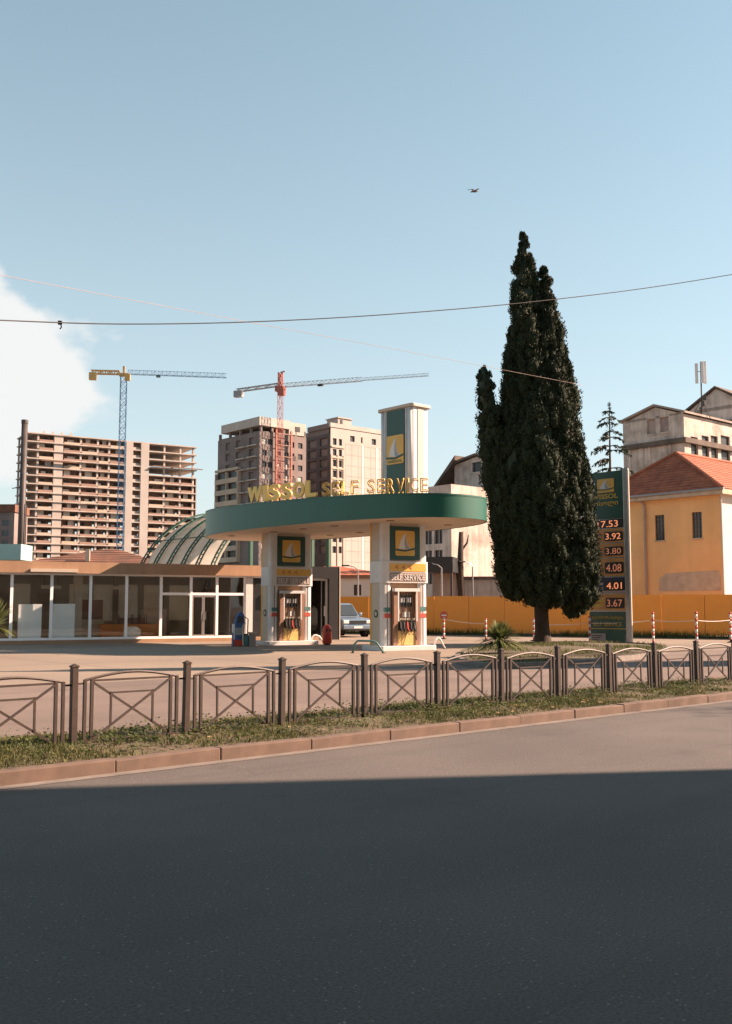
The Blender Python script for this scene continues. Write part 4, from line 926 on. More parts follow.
lettering(gb, 'თვითმომსახურება', M['gold_dark'], X_a + wF * 0.06, zr(619.3), wF * 0.86, zr(615.3) - zr(619.3), -0.04, 0.008)
lettering(gb, 'SELF SERVICE', M['gold_dark'], X_a + wF * 0.1, zr(625.5), wF * 0.78, zr(621.6) - zr(625.5), -0.04, 0.008)
MB().box(X_a, X_b, -0.036, -0.03, zr(628.3), zr(627.6)).build('rule', M['gold_dark'], gb)
board('lower_board', 633.5, 642.3, M['pinkgrey'])
MB().box(X_a + wF * 0.44, X_b - 0.06, -0.045, -0.03, zr(641), zr(632.5)).build('meter_hatch', M['dkgreen'], sign)
for k_ in range(3): MB().box(X_a + wF * 0.06, X_a + wF * (0.34 - 0.05 * k_), -0.037, -0.03, zr(635.6 + 2 * k_), zr(634.8 + 2 * k_)).build('small_print', M['charcoal'], sign)

# yucca / palm plants
def yucca(base, h, r, n, label, stem=0.3, w=0.04):
    t_ = thing('yucca_plant', label, 'plant', base)
    MB().tube([(0, 0, -0.05), (0, 0, stem)], [0.09, 0.07], 8).build('stem', M['bark'], t_)
    mb = MB()
    for k in range(n):
        a = random.uniform(0, 6.283); el = random.uniform(-0.1, 1.35); L_ = random.uniform(0.75, 1.0) * (r if el < 0.8 else h - stem)
        d = Vector((math.cos(a) * math.cos(el), math.sin(a) * math.cos(el), math.sin(el))); sd = Vector((-math.sin(a), math.cos(a), 0)) * w
        p = Vector((0, 0, stem)); pts = [p + d * L_ * f - Vector((0, 0, 1)) * (0.35 * L_ * f * f * math.cos(el)) for f in (0.05, 0.4, 0.75, 1.0)]
        ws = (0.5, 1, 0.7, 0.03); vs = []
        for q, ww in zip(pts, ws): vs += [q - sd * ww, q + sd * ww]
        mb.add(vs, [(0, 1, 3, 2), (2, 3, 5, 4), (4, 5, 7, 6)])
    mb.build('leaves', M['palm'], t_); return t_
yucca(G(500, 654, 0.1), 1.25, 1.05, 420, 'small spiky yucca on the planting island left of the cypress trunk', 0.42, 0.028)
yucca(at(-8, 648, 33) * 1.0 - Vector((0, 0, at(-8, 648, 33).z)), 2.2, 0.95, 140, 'tall spiky palm-like plant at the left edge before the shop', 0.9, 0.05)


# ------------------------------------------------------------------ red and white marker posts with a chain
def marker(px, by, ty, label, sgn=False):
    b = G(px, by); b.z = -0.004; h = at(px, ty, b.y).z
    t_ = thing('marker_post', label, 'marker post', b, 0, 'red and white marker posts')
    MB().cyl((0, 0, 0), (0, 0, 0.05), 0.17, 0.14).build('rubber_base', M['black'], t_, True)
    nb = 8; hh_ = (h - 0.05) * (0.8 if sgn else 0.92)
    for k in range(nb): MB().cyl((0, 0, 0.05 + hh_ * k / nb), (0, 0, 0.05 + hh_ * (k + 1) / nb), 0.05, n=10).build('band', M['redsign'] if k % 2 == 0 else M['sail'], t_, True)
    if sgn:
        MB().tube([(0, -0.03, h - 0.16), (0, 0.0, h - 0.16)], 0.2, 20).build('sign_disc', M['redsign'], t_); MB().box(-0.13, 0.13, -0.045, -0.03, h - 0.195, h - 0.125).build('sign_bar', M['sail'], t_)
        MB().cyl((0, 0.02, hh_), (0, 0.02, h - 0.05), 0.03, n=8).build('neck', M['steel'], t_)
    else: MB().tube([(0, 0, 0.05 + hh_), (0, 0, h - 0.03), (0, 0, h)], [0.05, 0.065, 0.02], 10).build('knob', M['redsign'], t_, True)
    return b, h
mk_ = []
for px, by, ty, lab, sg in ((444, 639, 612, 'marker post with a round red no-entry disc right of the nearer pillar', True), (486, 640.5, 618, 'red and white marker post left of the cypress above the yucca', False), (534, 641, 618, 'red and white marker post just behind the cypress trunk', False),
                    (590, 643.5, 616, 'red and white marker post at the left side of the price sign', False), (653.5, 644, 612, 'red and white marker post right of the price sign before the downpipe', False), (697, 645.5, 611.5, 'red and white marker post second from the right picture edge', False), (731, 642.5, 612, 'red and white marker post at the right picture edge', False)):
    mk_.append(marker(px, by, ty, lab, sg))
for k, ((a, ha), (b_, hb_)) in enumerate(zip(mk_[:-1], mk_[1:])):
    if k in (1,): continue
    pts = [Vector(a).lerp(Vector(b_), f / 10) + Vector((0, 0, (ha + (hb_ - ha) * f / 10) * 0.74 - 0.05 * 4 * (f / 10) * (1 - f / 10))) for f in range(11)]
    where = ('left of the cypress', '', 'behind the cypress', 'behind the price sign', 'in front of the ochre house', 'at the right edge of the picture')[k]
    tag(MB().tube(pts, 0.012, 5).build('barrier_chain', M['sail'], None, True), 'white sagging plastic chain between marker posts ' + where, 'chain', 'chains between the marker posts')

# ------------------------------------------------------------------ orange site hoarding
WA, WB = Vector((-7.5, 64.9, 0)), Vector((27, 46.6, 0)); wd = (WB - WA); wl = wd.length; wr = math.atan2(wd.y, wd.x)
hoard = thing('orange_hoarding', 'long orange sheet hoarding wall running behind the marker posts', 'wall', WA, wr)
npn = 18; pw = wl / npn
for k in range(npn):
    pan = MB().box(0.012, pw - 0.012, 0, 0.05, 0.12, 2.22).mesh('panel'); pan.materials.append(M['orangewall'])
    obj('panel', pan, None, hoard, loc=(k * pw, random.uniform(-0.03, 0.03), random.uniform(-0.02, 0.03)), rot=(0, 0, random.uniform(-0.008, 0.008)))
    MB().box(k * pw - 0.03, k * pw + 0.03, 0.09, 0.15, -0.05, 2.2).build('post', M['dsteel'], hoard)
MB().box(-0.02, wl, -0.06, 0.12, -0.05, 0.115).build('base_kerb', M['millband'], hoard)
n = 9000; xx = rng.uniform(0, wl, n); yy = rng.normal(-0.3, 0.16, n); kp = rng.uniform(0, 1, n) < 0.55 + 0.45 * np.sin(xx * 0.9) * np.sin(xx * 0.37 + 1); xx, yy = xx[kp], yy[kp]
V, F = blades(len(xx), np.stack([xx, yy, np.zeros(len(xx))], 1), 0.15, 0.55, 0.05, 0.6)
g = obj('hoarding_weeds', soup('hoarding_weeds', V, F, M['weed']), None); g.location = WA; g.rotation_euler = (0, 0, wr); tag(g, 'dark rank weeds along the foot of the orange hoarding', 'weeds', kind='stuff')
# low gate frame (brown) in the hoarding seen between the pillars
gt = thing('brown_gate', 'brown barred gate leaf leaning on the orange hoarding behind the parked car', 'gate', loc2w(hoard, 4.5, -0.14, 0), wr)
for k in range(7): MB().box(k * 0.28 - 0.03, k * 0.28 + 0.03, -0.03, 0.03, 0.2, 1.7).build('bar', M['brown'], gt)
for z in (0.3, 1.1, 1.65): MB().box(-0.05, 1.75, 0.031, 0.06, z - 0.04, z + 0.04).build('rail', M['brown'], gt)
for x in (0.06, 1.62): MB().box(x - 0.035, x + 0.035, 0.061, 0.1, 0, 1.7).build('leg', M['brown'], gt)

# ------------------------------------------------------------------ ochre house
def courses(mb, quad, n, lift=0.035):                # quad: eaveL, eaveR, topR, topL ; stepped courses
    a, b_, c, d = [Vector(q) for q in quad]
    nrm = (b_ - a).cross(d - a)
    if nrm.length < 1e-6: nrm = (b_ - a).cross(c - a)
    nrm.normalize(); nrm = nrm if nrm.z > 0 else -nrm
    for i in range(n):
        t0, t1 = i / n, (i + 1) / n
        p0, p1 = a.lerp(d, t0) + nrm * lift, b_.lerp(c, t0) + nrm * lift; p2, p3 = b_.lerp(c, t1) + nrm * 0.004, a.lerp(d, t1) + nrm * 0.004
        q0, q1 = a.lerp(d, t0), b_.lerp(c, t0)
        mb.add([p0, p1, p2, p3], [(0, 1, 2, 3)]); mb.add([q0, q1, p1, p0], [(0, 1, 2, 3)])
    return mb
HL = Vector((20.1, 56.5, 0)); HE = onside(722, 489, HL, RA)[1]; HM = 8.2; HLn = 14.0
print('house eave', HE)
house = thing('ochre_house', 'ochre rendered house with red tiled hip roof and two small lattice windows', 'house', HL, RA)
def hy(px, py): return onside(px, py, HL, RA)
wins = []
for (a, b_, c, d) in ((655, 664.5, 515, 540.5), (692, 702, 512, 538)):
    y1, _ = hy(a, (c + d) / 2); y0, _ = hy(b_, (c + d) / 2); z1 = hy((a + b_) / 2, c)[1]; z0 = hy((a + b_) / 2, d)[1]; wins.append((y0, y1, z0, z1))
mb = swapxy(wallholes(MB(), 0, HM, 0, HE, wins, 0, 0.2)); mb.build('side_wall', M['house'], house)
MB().add([(0, 0, 0), (HLn, 0, 0), (HLn, 0, HE), (0, 0, HE)], [(0, 1, 2, 3)]).add([(HLn, 0, 0), (HLn, HM, 0), (HLn, HM, HE), (HLn, 0, HE)], [(0, 1, 2, 3)]).add([(0, HM, 0), (HLn, HM, 0), (HLn, HM, HE), (0, HM, HE)], [(0, 1, 2, 3)]).build('street_wall', M['housewhite'], house)
for y0, y1, z0, z1 in wins:
    w_ = MB().box(0.14, 0.2, y0, y1, z0, z1).build('window', M['bldglass'], house)
    bar_ = MB()
    for k in range(0, 4): yy_ = y0 + (y1 - y0) * k / 3; bar_.box(0.09, 0.135, yy_ - 0.025, yy_ + 0.025, z0, z1)
    for k in range(0, 7): zz = z0 + (z1 - z0) * k / 6; bar_.box(0.095, 0.13, y0, y1, zz - 0.02, zz + 0.02)
    bar_.build('lattice', M['millband'], w_); MB().box(-0.06, 0.14, y0 - 0.05, y1 + 0.05, z0 - 0.08, z0 - 0.001).build('sill', M['plaster'], w_)
ov = 0.45; rz = HE + 2.75; pk = 2.3
E = [(-ov, -ov, HE), (HLn + ov, -ov, HE), (HLn + ov, HM + ov, HE), (-ov, HM + ov, HE)]; R1, R2 = (pk, HM / 2, rz), (HLn - pk, HM / 2, rz)
rf = MB()
for q, nn in (((E[3], E[0], R1, R1), 15), ((E[0], E[1], R2, R1), 15), ((E[1], E[2], R2, R2), 15), ((E[2], E[3], R1, R2), 15)): courses(rf, q, nn)
roof = rf.build('roof', M['tile'], house)
for p, q in ((E[0], R1), (E[3], R1), (R1, R2), (E[1], R2)): MB().cyl(Vector(p) + Vector((0, 0, 0.05)), Vector(q) + Vector((0, 0, 0.06)), 0.11, n=8).build('ridge_tile', M['tile'], roof)
MB().box(-ov + 0.02, HLn + ov, -ov + 0.02, HM + ov - 0.02, HE - 0.3, HE - 0.01).build('cornice', M['plaster'], house)
MB().cyl((-ov, -ov - 0.07, HE - 0.02), (-ov, HM + ov, HE - 0.02), 0.08, n=8).build('gutter', M['steel'], house)
yd = hy(647, 560)[0]; MB().tube([(-ov, yd + 0.35, HE - 0.06), (-0.12, yd + 0.05, HE - 0.5), (-0.12, yd, HE - 0.8), (-0.12, yd, 0)], 0.07, 8).build('downpipe', M['millwin'], house)
MB().tube([(-0.1, -0.12, HE - 0.05), (-0.1, -0.12, 0)], 0.06, 8).build('downpipe', M['cream'], house)
ya, yb_ = hy(659, 582)[0], hy(722, 582)[0]; za, zb_ = hy(690, 591)[1], hy(690, 572)[1]
MB().prism([(yb_ + 0.05, za), (ya, za), (ya - 0.05, zb_ - 0.3), (ya - 0.5, zb_ - 0.05), ((ya + yb_) / 2, zb_), (yb_ + 0.2, zb_ + 0.05), (yb_ + 0.05, zb_ - 0.2)], lambda a, b_, d: (-0.02 + d, a, b_), 0.02).build('plaster_patch', M['plaster'], house)

# ------------------------------------------------------------------ old mill blocks
def gable_block(name, label, px_c, Y, L_, M_, py_eave, rise, mats, wins_side=(), wins_front=(), band_py=None, group=None, asym=0.45):
    loc = Vector(((px_c - 366) / FPX * Y, Y, 0)); H = onside(px_c, py_eave, loc, RA)[1]
    t_ = thing(name, label, 'building', loc, RA, group)
    sd = [];
    for (a, b_, c, d) in wins_side:
        y1 = onside(a, (c + d) / 2, loc, RA)[0]; y0 = onside(b_, (c + d) / 2, loc, RA)[0]; sd.append((y0, y1, onside((a + b_) / 2, d, loc, RA)[1], onside((a + b_) / 2, c, loc, RA)[1]))
    fr = []
    for (a, b_, c, d) in wins_front:
        x0 = onplane(a, (c + d) / 2, loc, RA)[0]; x1 = onplane(b_, (c + d) / 2, loc, RA)[0]; fr.append((x0, x1, onplane((a + b_) / 2, d, loc, RA)[1], onplane((a + b_) / 2, c, loc, RA)[1]))
    swapxy(wallholes(MB(), 0, M_, 0, H, sd, 0, 0.3)).build('gable_wall', mats[0], t_)
    MB().prism([(0, H), (M_, H), (M_ * asym, H + rise)], lambda a, b_, d: (d, a, b_), 0.3).build('gable', mats[0], t_)
    wallholes(MB(), 0, L_, 0, H, fr, 0, 0.3).build('front_wall', mats[0], t_)
    MB().add([(L_, 0, 0), (L_, M_, 0), (L_, M_, H), (L_, 0, H)], [(0, 1, 2, 3)]).add([(0, M_, 0), (L_, M_, 0), (L_, M_, H), (0, M_, H)], [(0, 1, 2, 3)]).build('rear_wall', mats[0], t_)
    for y0, y1, z0, z1 in sd: w_ = MB().box(0.2, 0.3, y0, y1, z0, z1).build('window', mats[2], t_); MB().box(-0.08, 0.2, y0 - 0.1, y1 + 0.1, z0 - 0.15, z0 - 0.001).build('sill', mats[0], w_)
    for x0, x1, z0, z1 in fr: w_ = MB().box(x0, x1, 0.2, 0.3, z0, z1).build('window', M['dark'], t_); MB().box(x0 - 0.1, x1 + 0.1, -0.08, 0.2, z0 - 0.15, z0 - 0.001).build('sill', mats[0], w_)
    o_ = 0.3
    for s0, s1, ze in ((-o_, M_ * asym, 0), (M_ + o_, M_ * asym, 0)):
        MB().add([(-o_, s0, H + 0.05), (L_ + o_, s0, H + 0.05), (L_ + o_, s1, H + rise + 0.1), (-o_, s1, H + rise + 0.1), (-o_, s0, H + 0.25), (L_ + o_, s0, H + 0.25), (L_ + o_, s1, H + rise + 0.3), (-o_, s1, H + rise + 0.3)],
                 [(0, 1, 2, 3), (4, 5, 6, 7), (0, 1, 5, 4), (0, 3, 7, 4), (1, 2, 6, 5)]).build('roof', mats[1], t_)
    if band_py:
        zb1 = onside(px_c, band_py, loc, RA)[1]
        MB().box(-0.35, L_, -0.35, 0.0, zb1 - 0.5, zb1).build('ledge', M['millband'], t_); MB().box(-0.35, -0.001, 0.0, M_, zb1 - 0.5, zb1).build('ledge', M['millband'], t_)
    return t_, loc, H
mm = (M['mill'], M['millband'], M['millwin'])
mt = M['mill_roof'] = mk('mill_roof_sheet', (0.4, 0.33, 0.28), 0.9, 0.2, 0.5, dirt=(0.15, 0.11, 0.09), dscale=0.3, damt=0.7)
t1, l1, H1 = gable_block('mill_block', 'stained beige old mill block with two blocked windows behind the tiled roof', 688, 95, 16, 6.9, 413, 1.1, (M['mill'], mt, M['millwin']),
    [(647, 655.5, 417, 434), (660, 668.5, 415, 432)], [(691, 698, 437, 458), (702, 709, 436, 460), (711, 718, 436, 460), (721, 730, 436, 462)], 437)
for (px_, w_) in ((642, 0.5), (650, 0.25), (671, 0.3), (629.5, 0.4)):
    yy_ = onside(px_, 460, l1, RA)[0]; MB().box(-0.12, -0.001, yy_ - w_ / 2, yy_ + w_ / 2, 8, H1 - 2.5).build('wall_pier', M['mill'], t1)
t2, l2, H2 = gable_block('mill_loft', 'taller stained mill loft with pitched roof at the right edge', 757, 112, 14, 8.6, 404, 2.6, (M['mill'], M['millband'], M['dark']), [(686, 696, 411, 418)], (), 416, asym=0.5)
# antenna mast on the mill
ab = at(702, 410, 97); am = thing('antenna_mast', 'grey mobile antenna mast with three white panels on the mill roof', 'antenna', (ab.x, ab.y, H1 + 0.2), 0)
hA = at(702, 362, 97).z - ab.z + 0.6
MB().cyl((0, 0, -0.2), (0, 0, hA), 0.09, 0.06, 8).build('pole', M['dsteel'], am)
for k, (dx, dy) in enumerate(((-0.42, 0), (0.05, -0.3), (0.42, 0.05))): MB().box(dx - 0.14, dx + 0.14, dy - 0.08, dy + 0.08, hA - 2.2, hA - 0.05 + 0.12 * (k - 1)).build('panel_antenna', M['sail'], am, bevel=0.03); MB().bar((dx, dy, hA - 1.0), (0, 0, hA - 1.0), 0.05).build('bracket', M['dsteel'], am)
for k in range(3): MB().box(-0.25 + 0.2 * k, -0.05 + 0.2 * k, -0.3, 0.0, 0.3 + 0.6 * k, 0.8 + 0.6 * k).build('radio_unit', M['dsteel'], am)
for dx in (-0.9, 0.9): MB().bar((dx, 0.3, -0.2), (0, 0, 1.8), 0.06).build('stay', M['dsteel'], am)
# middle mill house seen between canopy and cypress
t3, l3, H3 = gable_block('mill_house', 'pale flaking old mill house with a dark steep roof left of the cypress', 497, 90, 10, 5.2, 459, 0.5, (M['mill'], M['millband'], M['dark']), [(472, 481, 462, 472)], (), None)
lp = at(437, 488, 92); za_ = lp.z
yl = onside(437, 488, l3, RA)[0]; yr = onside(459, 456, l3, RA)[0]; zrr = onside(459, 456, l3, RA)[1]; zll = onside(437, 488, l3, RA)[1]
MB().prism([(yl, zll), (yl, zll - 0.35), (yr, zrr - 0.45), (yr, zrr)], lambda a, b_, d: (-0.6 + d, a, b_), 8).build('lean_to_roof', M['millband'], t3)
t4 = thing('mill_annex', 'pale flat-roofed mill annex with small barred windows behind the canopy', 'building', Vector((at(452, 600, 86).x, 86, 0)), RA)
z4 = at(452, 484, 86).z; y4 = 4.2
hol = []
for r_ in range(3):
    for c_ in range(2): hol.append((1.1 + 1.3 * c_, 2.1 + 1.3 * c_, 3.6 + 1.75 * r_, 4.8 + 1.75 * r_))
swapxy(wallholes(MB(), 0, y4, 0, z4, hol, 0, 0.25)).build('side_wall', M['mill'], t4)
for a, b_, c, d in hol: w_ = MB().box(0.18, 0.25, a, b_, c, d).build('window', M['dark'], t4); MB().box(0.1, 0.16, (a + b_) / 2 - 0.05, (a + b_) / 2 + 0.05, c, d).build('window_bar', M['millwin'], w_)
MB().box(0.001, 9, 0.0, 0.3, 0, z4).build('front_wall', M['mill'], t4); MB().box(0.3, 9, 0.3, y4, z4 - 0.4, z4 - 0.02).build('roof', M['millband'], t4)
MB().box(8.7, 9, 0.3, y4, 0, z4 - 0.4).build('end_wall', M['mill'], t4)
# dark shed and low white wall behind the hoarding
sh = thing('dark_shed', 'black-roofed open shed above the orange hoarding right of the nearer pillar', 'shed', at(424, 600, 72) - Vector((0, 0, at(424, 600, 72).z)), rad(-15))
zt4 = at(435, 557, 72).z
MB().box(0, 2.1, 0, 3, zt4 - 1.1, zt4).build('roof_box', M['black'], sh); MB().box(0.1, 1.9, 2.6, 2.8, 0, zt4 - 1.1).build('rear_wall', M['millwin'], sh)
for x in (0.05, 1.9): MB().box(x, x + 0.15, 0.1, 0.25, 0, zt4 - 1.1).build('post', M['dsteel'], sh)
lw = at(445, 600, 76); lw.z = 0; lwt = thing('white_yard_wall', 'low stained white yard wall with dark coping behind the orange hoarding', 'wall', lw, rad(-12))
zz_ = at(460, 580, 76).z; MB().box(0, 14, 0, 0.3, 0, zz_).build('wall', M['mill'], lwt); MB().box(-0.1, 14.1, -0.08, 0.38, zz_, zz_ + 0.25).build('coping', M['millband'], lwt)
dp = at(461, 600, 74); dp.z = 0; dt = thing('dead_trunk', 'dark bare tree trunk standing before the pale mill wall', 'trunk', dp)
zz_ = at(461, 532, 74).z; MB().tube([(0, 0, -0.1), (0.05, 0, 2), (-0.05, 0, 4), (0.06, 0, zz_)], [0.3, 0.26, 0.27, 0.17], 9).build('stem', M['bark'], dt, True); MB().tube([(-0.02, 0, zz_ - 1.5), (0.5, 0.1, zz_ - 0.8), (0.6, 0, zz_ - 0.2)], [0.1, 0.07, 0.03], 6).build('limb', M['bark'], dt)
# street lamps behind the hoarding
def lamp_post(px, Y, ty, label):
    b = at(px, 620, Y); h = at(px, ty, Y).z; t_ = thing('street_lamp', label, 'street lamp', (b.x, b.y, 0), random.uniform(-0.5, 0.5), 'thin street lamps behind the station')
    MB().cyl((0, 0, 0), (0, 0, h), 0.09, 0.05, 8).build('pole', M['steel'], t_); MB().tube([(0, 0, h), (-0.25, 0, h + 0.2), (-0.7, 0, h + 0.3)], 0.035, 6).build('arm', M['steel'], t_)
    MB().box(-1.15, -0.6, -0.1, 0.1, h + 0.26, h + 0.36).build('lamp_head', M['charcoal'], t_, bevel=0.03)
lamp_post(442, 66, 568, 'thin grey street lamp against the dark shed')
lamp_post(473, 74, 566, 'thin grey street lamp before the white yard wall')
lamp_post(358, 70, 570, 'thin street lamp seen between the two pillars')
# white low building with red roof between the pillars
wb = at(318, 600, 74); wb.z = 0; wt = thing('white_outbuilding', 'low white outbuilding with a red roof and one dark window seen between the pillars', 'building', wb, rad(4))
zz_ = at(345, 575, 74).z; wallholes(MB(), -1, 5.6, 0, zz_, [(2.65, 3.2, 2.45, 3.25)], 0, 0.2).build('wall', M['housewhite'], wt); MB().box(2.65, 3.2, 0.14, 0.2, 2.45, 3.25).build('window', M['dark'], wt)
MB().add([(-1.2, -0.3, zz_), (5.8, -0.3, zz_), (5.8, 5, zz_), (-1.2, 5, zz_), (0.6, 2.3, zz_ + 0.75), (1.6, 2.3, zz_ + 0.75)], [(0, 1, 5, 4), (1, 2, 5), (2, 3, 4, 5), (3, 0, 4)]).build('roof', M['tile'], wt)
MB().box(-1.1, 5.7, -0.2, -0.001, zz_ - 0.25, zz_ - 0.002).build('eave_board', M['brown'], wt); MB().box(-1, 5.6, 4.7, 4.9, 0, zz_ - 0.01).build('rear_wall', M['housewhite'], wt)
# ------------------------------------------------------------------ drooping conifer behind the price sign
CB = at(612, 600, 78); cf = thing('spruce_tree', 'thin drooping dark conifer rising behind the price sign', 'tree', (CB.x, CB.y, 0)); hC = at(612, 402, 78).z
Vq = []; br = MB().tube([(0, 0, -0.1), (0.05, 0, hC * 0.5), (0.15, 0, hC)], [0.24, 0.15, 0.02], 8)
z = 4.0
while z < hC - 0.3:
    f_ = (hC - z) / hC; nb = random.randint(2, 4) if z < hC - 3 else 3
    for k in range(nb):
        a = random.uniform(0, 6.283); L_ = (0.35 + 5.2 * f_ ** 0.95) * random.uniform(0.55, 1.1)
        droop = 0.3 + 0.25 * f_
        pts = [Vector((0.1 * z / hC + math.cos(a) * L_ * t_, math.sin(a) * L_ * t_, z + 0.25 * L_ * t_ * (1 - t_) - droop * L_ * t_ * t_)) for t_ in (0, 0.35, 0.7, 1.0)]
        br.tube(pts, [0.05, 0.035, 0.025, 0.01], 5)
        for q in range(int(30 * L_)):
            t_ = random.uniform(0.15, 1.0); i = min(2, int(t_ * 3)); p = pts[i].lerp(pts[i + 1], t_ * 3 - i)
            d = Vector((math.cos(a) * 0.6 + random.uniform(-.7, .7), math.sin(a) * 0.6 + random.uniform(-.7, .7), random.uniform(-1.3, 0.1))).normalized(); l = random.uniform(0.18, 0.42)
            sd = d.cross(Vector((random.uniform(-1, 1), random.uniform(-1, 1), 0.3))).normalized() * 0.055
            Vq += [p, p + d * l * 0.5 + sd, p + d * l, p + d * l * 0.5 - sd]
    z += random.uniform(0.3, 0.75)
for q in range(160):
    z_ = hC - random.random() ** 1.5 * 2.5; a = random.uniform(0, 6.28); p = Vector((0.14, 0, z_)); d = Vector((math.cos(a), math.sin(a), random.uniform(-.3, .7))).normalized(); l = 0.15 + 0.14 * (hC - z_); sd = d.cross(Vector((0, 0, 1))).normalized() * 0.05
    Vq += [p, p + d * l * 0.5 + sd, p + d * l, p + d * l * 0.5 - sd]
V = np.array([tuple(v) for v in Vq]); crn = obj('crown', soup('crown', V, np.arange(len(V)).reshape(-1, 4), M['conifer']), None, cf); br.build('trunk', M['bark'], cf)

# ------------------------------------------------------------------ parked off-road car
cb = at(352, 636, 54.5); car = thing('parked_car', 'silver-blue off-road car parked behind the station between the two pillars', 'car', (cb.x - 0.75, cb.y + 1.0, 0), rad(-62))
# local x forward, y left
prof = [(-2.2, 0.45), (-2.25, 0.95), (-2.15, 1.08), (0.85, 1.08), (2.0, 0.98), (2.22, 0.88), (2.27, 0.45), (1.9, 0.36), (-1.9, 0.36)]
def loft(secs):
    n = len(secs[0]); vs = [v for s_ in secs for v in s_]; fs = [tuple(range(n)), tuple(range(len(secs) * n - 1, (len(secs) - 1) * n - 1, -1))]
    for i in range(len(secs) - 1):
        for k in range(n): fs.append((i * n + k, i * n + (k + 1) % n, (i + 1) * n + (k + 1) % n, (i + 1) * n + k))
    return vs, fs
body = MB().add(*loft([[(x * s_, y, zc + (z - zc) * (0.9 if abs(y) > 0.85 else 1)) for x, z in prof for zc in (0.7,)] for y, s_ in ((-0.92, 0.97), (-0.84, 1.0), (0.84, 1.0), (0.92, 0.97))])).build('body', M['carpaint'], car, bevel=0.05, seg=3)
cab = [(-2.05, 1.07), (-1.85, 1.72), (-1.6, 1.8), (0.05, 1.8), (0.3, 1.74), (0.95, 1.07)]
MB().add(*loft([[(x, y * (1 - 0.16 * max(0, z - 1.07) / 0.73), z) for x, z in cab] for y in (-0.83, 0.83)])).build('cabin', M['carpaint'], car, bevel=0.05, seg=3)
MB().add([(0.88, -0.72, 1.12), (0.88, 0.72, 1.12), (0.36, 0.62, 1.7), (0.36, -0.62, 1.7)], [(0, 1, 2, 3)]).build('windscreen', M['bldglass'], car).location = (0.045, 0, 0.03)
for sy in (-1, 1):
    for a in ([(-1.8, 1.15), (-1.7, 1.64), (-0.95, 1.66), (-0.95, 1.15)], [(-0.87, 1.15), (-0.87, 1.66), (0.05, 1.66), (0.68, 1.15)]):
        MB().add([(x, sy * (0.835 * (1 - 0.16 * (z - 1.07) / 0.73) + 0.012), z) for x, z in a], [tuple(range(len(a)))]).build('side_window', M['bldglass'], car)
    h_ = MB().box(2.17, 2.285, sy * 0.68 - 0.17, sy * 0.68 + 0.17, 0.72, 0.9).build('headlight', M['sail'], car, bevel=0.03)
    MB().box(0.55, 0.75, sy * 0.98 - 0.1, sy * 0.98 + 0.1, 1.12, 1.28).build('mirror', M['carpaint'], car, bevel=0.03)
    MB().box(-1.5, 1.2, sy * 0.9 - 0.08, sy * 0.9 + 0.08, 0.32, 0.38).build('running_board', M['black'], car)
    for wx in (-1.4, 1.42):
        w_ = MB().tube([(wx, sy * 0.7, 0.37), (wx, sy * 0.72, 0.37), (wx, sy * 0.92, 0.37), (wx, sy * 0.94, 0.37)], [0.3, 0.37, 0.37, 0.3], 24).build('tyre', M['rubber'], car)
        MB().tube([(wx, sy * 0.935, 0.37), (wx, sy * 0.95, 0.37)], [0.22, 0.2], 16).build('rim', M['steel'], w_)
        MB().tube([(wx, sy * 0.9, 0.37), (wx, sy * 0.925, 0.37)], [0.45, 0.45], 24).build('wheel_arch', M['black'], car)
MB().box(2.2, 2.29, -0.48, 0.48, 0.72, 0.88).build('grille', M['black'], car); MB().box(2.1, 2.34, -0.88, 0.88, 0.42, 0.64).build('bumper', M['carpaint'], car, bevel=0.04)
MB().box(2.34, 2.352, -0.26, 0.26, 0.47, 0.59).build('number_plate', M['sail'], car); MB().box(2.3, 2.345, -0.6, 0.6, 0.36, 0.42).build('lower_grille', M['black'], car)

# ------------------------------------------------------------------ barrel-vault canopy behind the shop
VC = Vector((-9.15, 63.5, 0)); vault = thing('barrel_vault', 'pale sheeted barrel vault with dark green lattice ribs behind the shop', 'vault', VC, RA)
RV, zc = 6.05, 1.35; seg = 22; SPV = 1.62
def arc(r, n_=seg): return [(-r * math.cos(0.62 * math.pi * k / n_), zc + r * math.sin(0.62 * math.pi * k / n_)) for k in range(n_ + 1)]
for i in range(6):
    y = -i * SPV; rb = MB(); A, B_ = arc(RV + 0.16), arc(RV + 0.42)
    rb.tube([(a, y, b_) for a, b_ in A], 0.05, 5); rb.tube([(a, y + 0.34, b_) for a, b_ in A], 0.05, 5); 
    for k in range(0, seg * 2 + 1):
        th = 0.62 * math.pi * k / (seg * 2); p = (-(RV + 0.16) * math.cos(th), y, zc + (RV + 0.16) * math.sin(th)); q = (p[0], y + 0.34, p[2]); rb.bar(p, q, 0.05)
    rb.build('lattice_rib', M['vaultgreen'], vault)
    if i < 5:
        S = arc(RV)
        for k in range(seg):
            (a, b_), (c, d) = S[k], S[k + 1]
            if k % 2 == 0:
                e, f_ = S[min(k + 2, seg)]
                MB().add([(a, y - 0.01, b_), (c, y - 0.01, d), (e, y - 0.01, f_), (e, y - SPV + 0.01, f_), (c, y - SPV + 0.01, d), (a, y - SPV + 0.01, b_)], [(0, 1, 4, 5), (1, 2, 3, 4)]).build('roof_sheet', M['vault'], vault)
for th in (0.35, 0.75, 1.15): MB().bar((-(RV + 0.16) * math.cos(th), 0.3, zc + (RV + 0.16) * math.sin(th)), (-(RV + 0.16) * math.cos(th), -SPV * 5, zc + (RV + 0.16) * math.sin(th)), 0.06).build('purlin', M['vaultgreen'], vault)
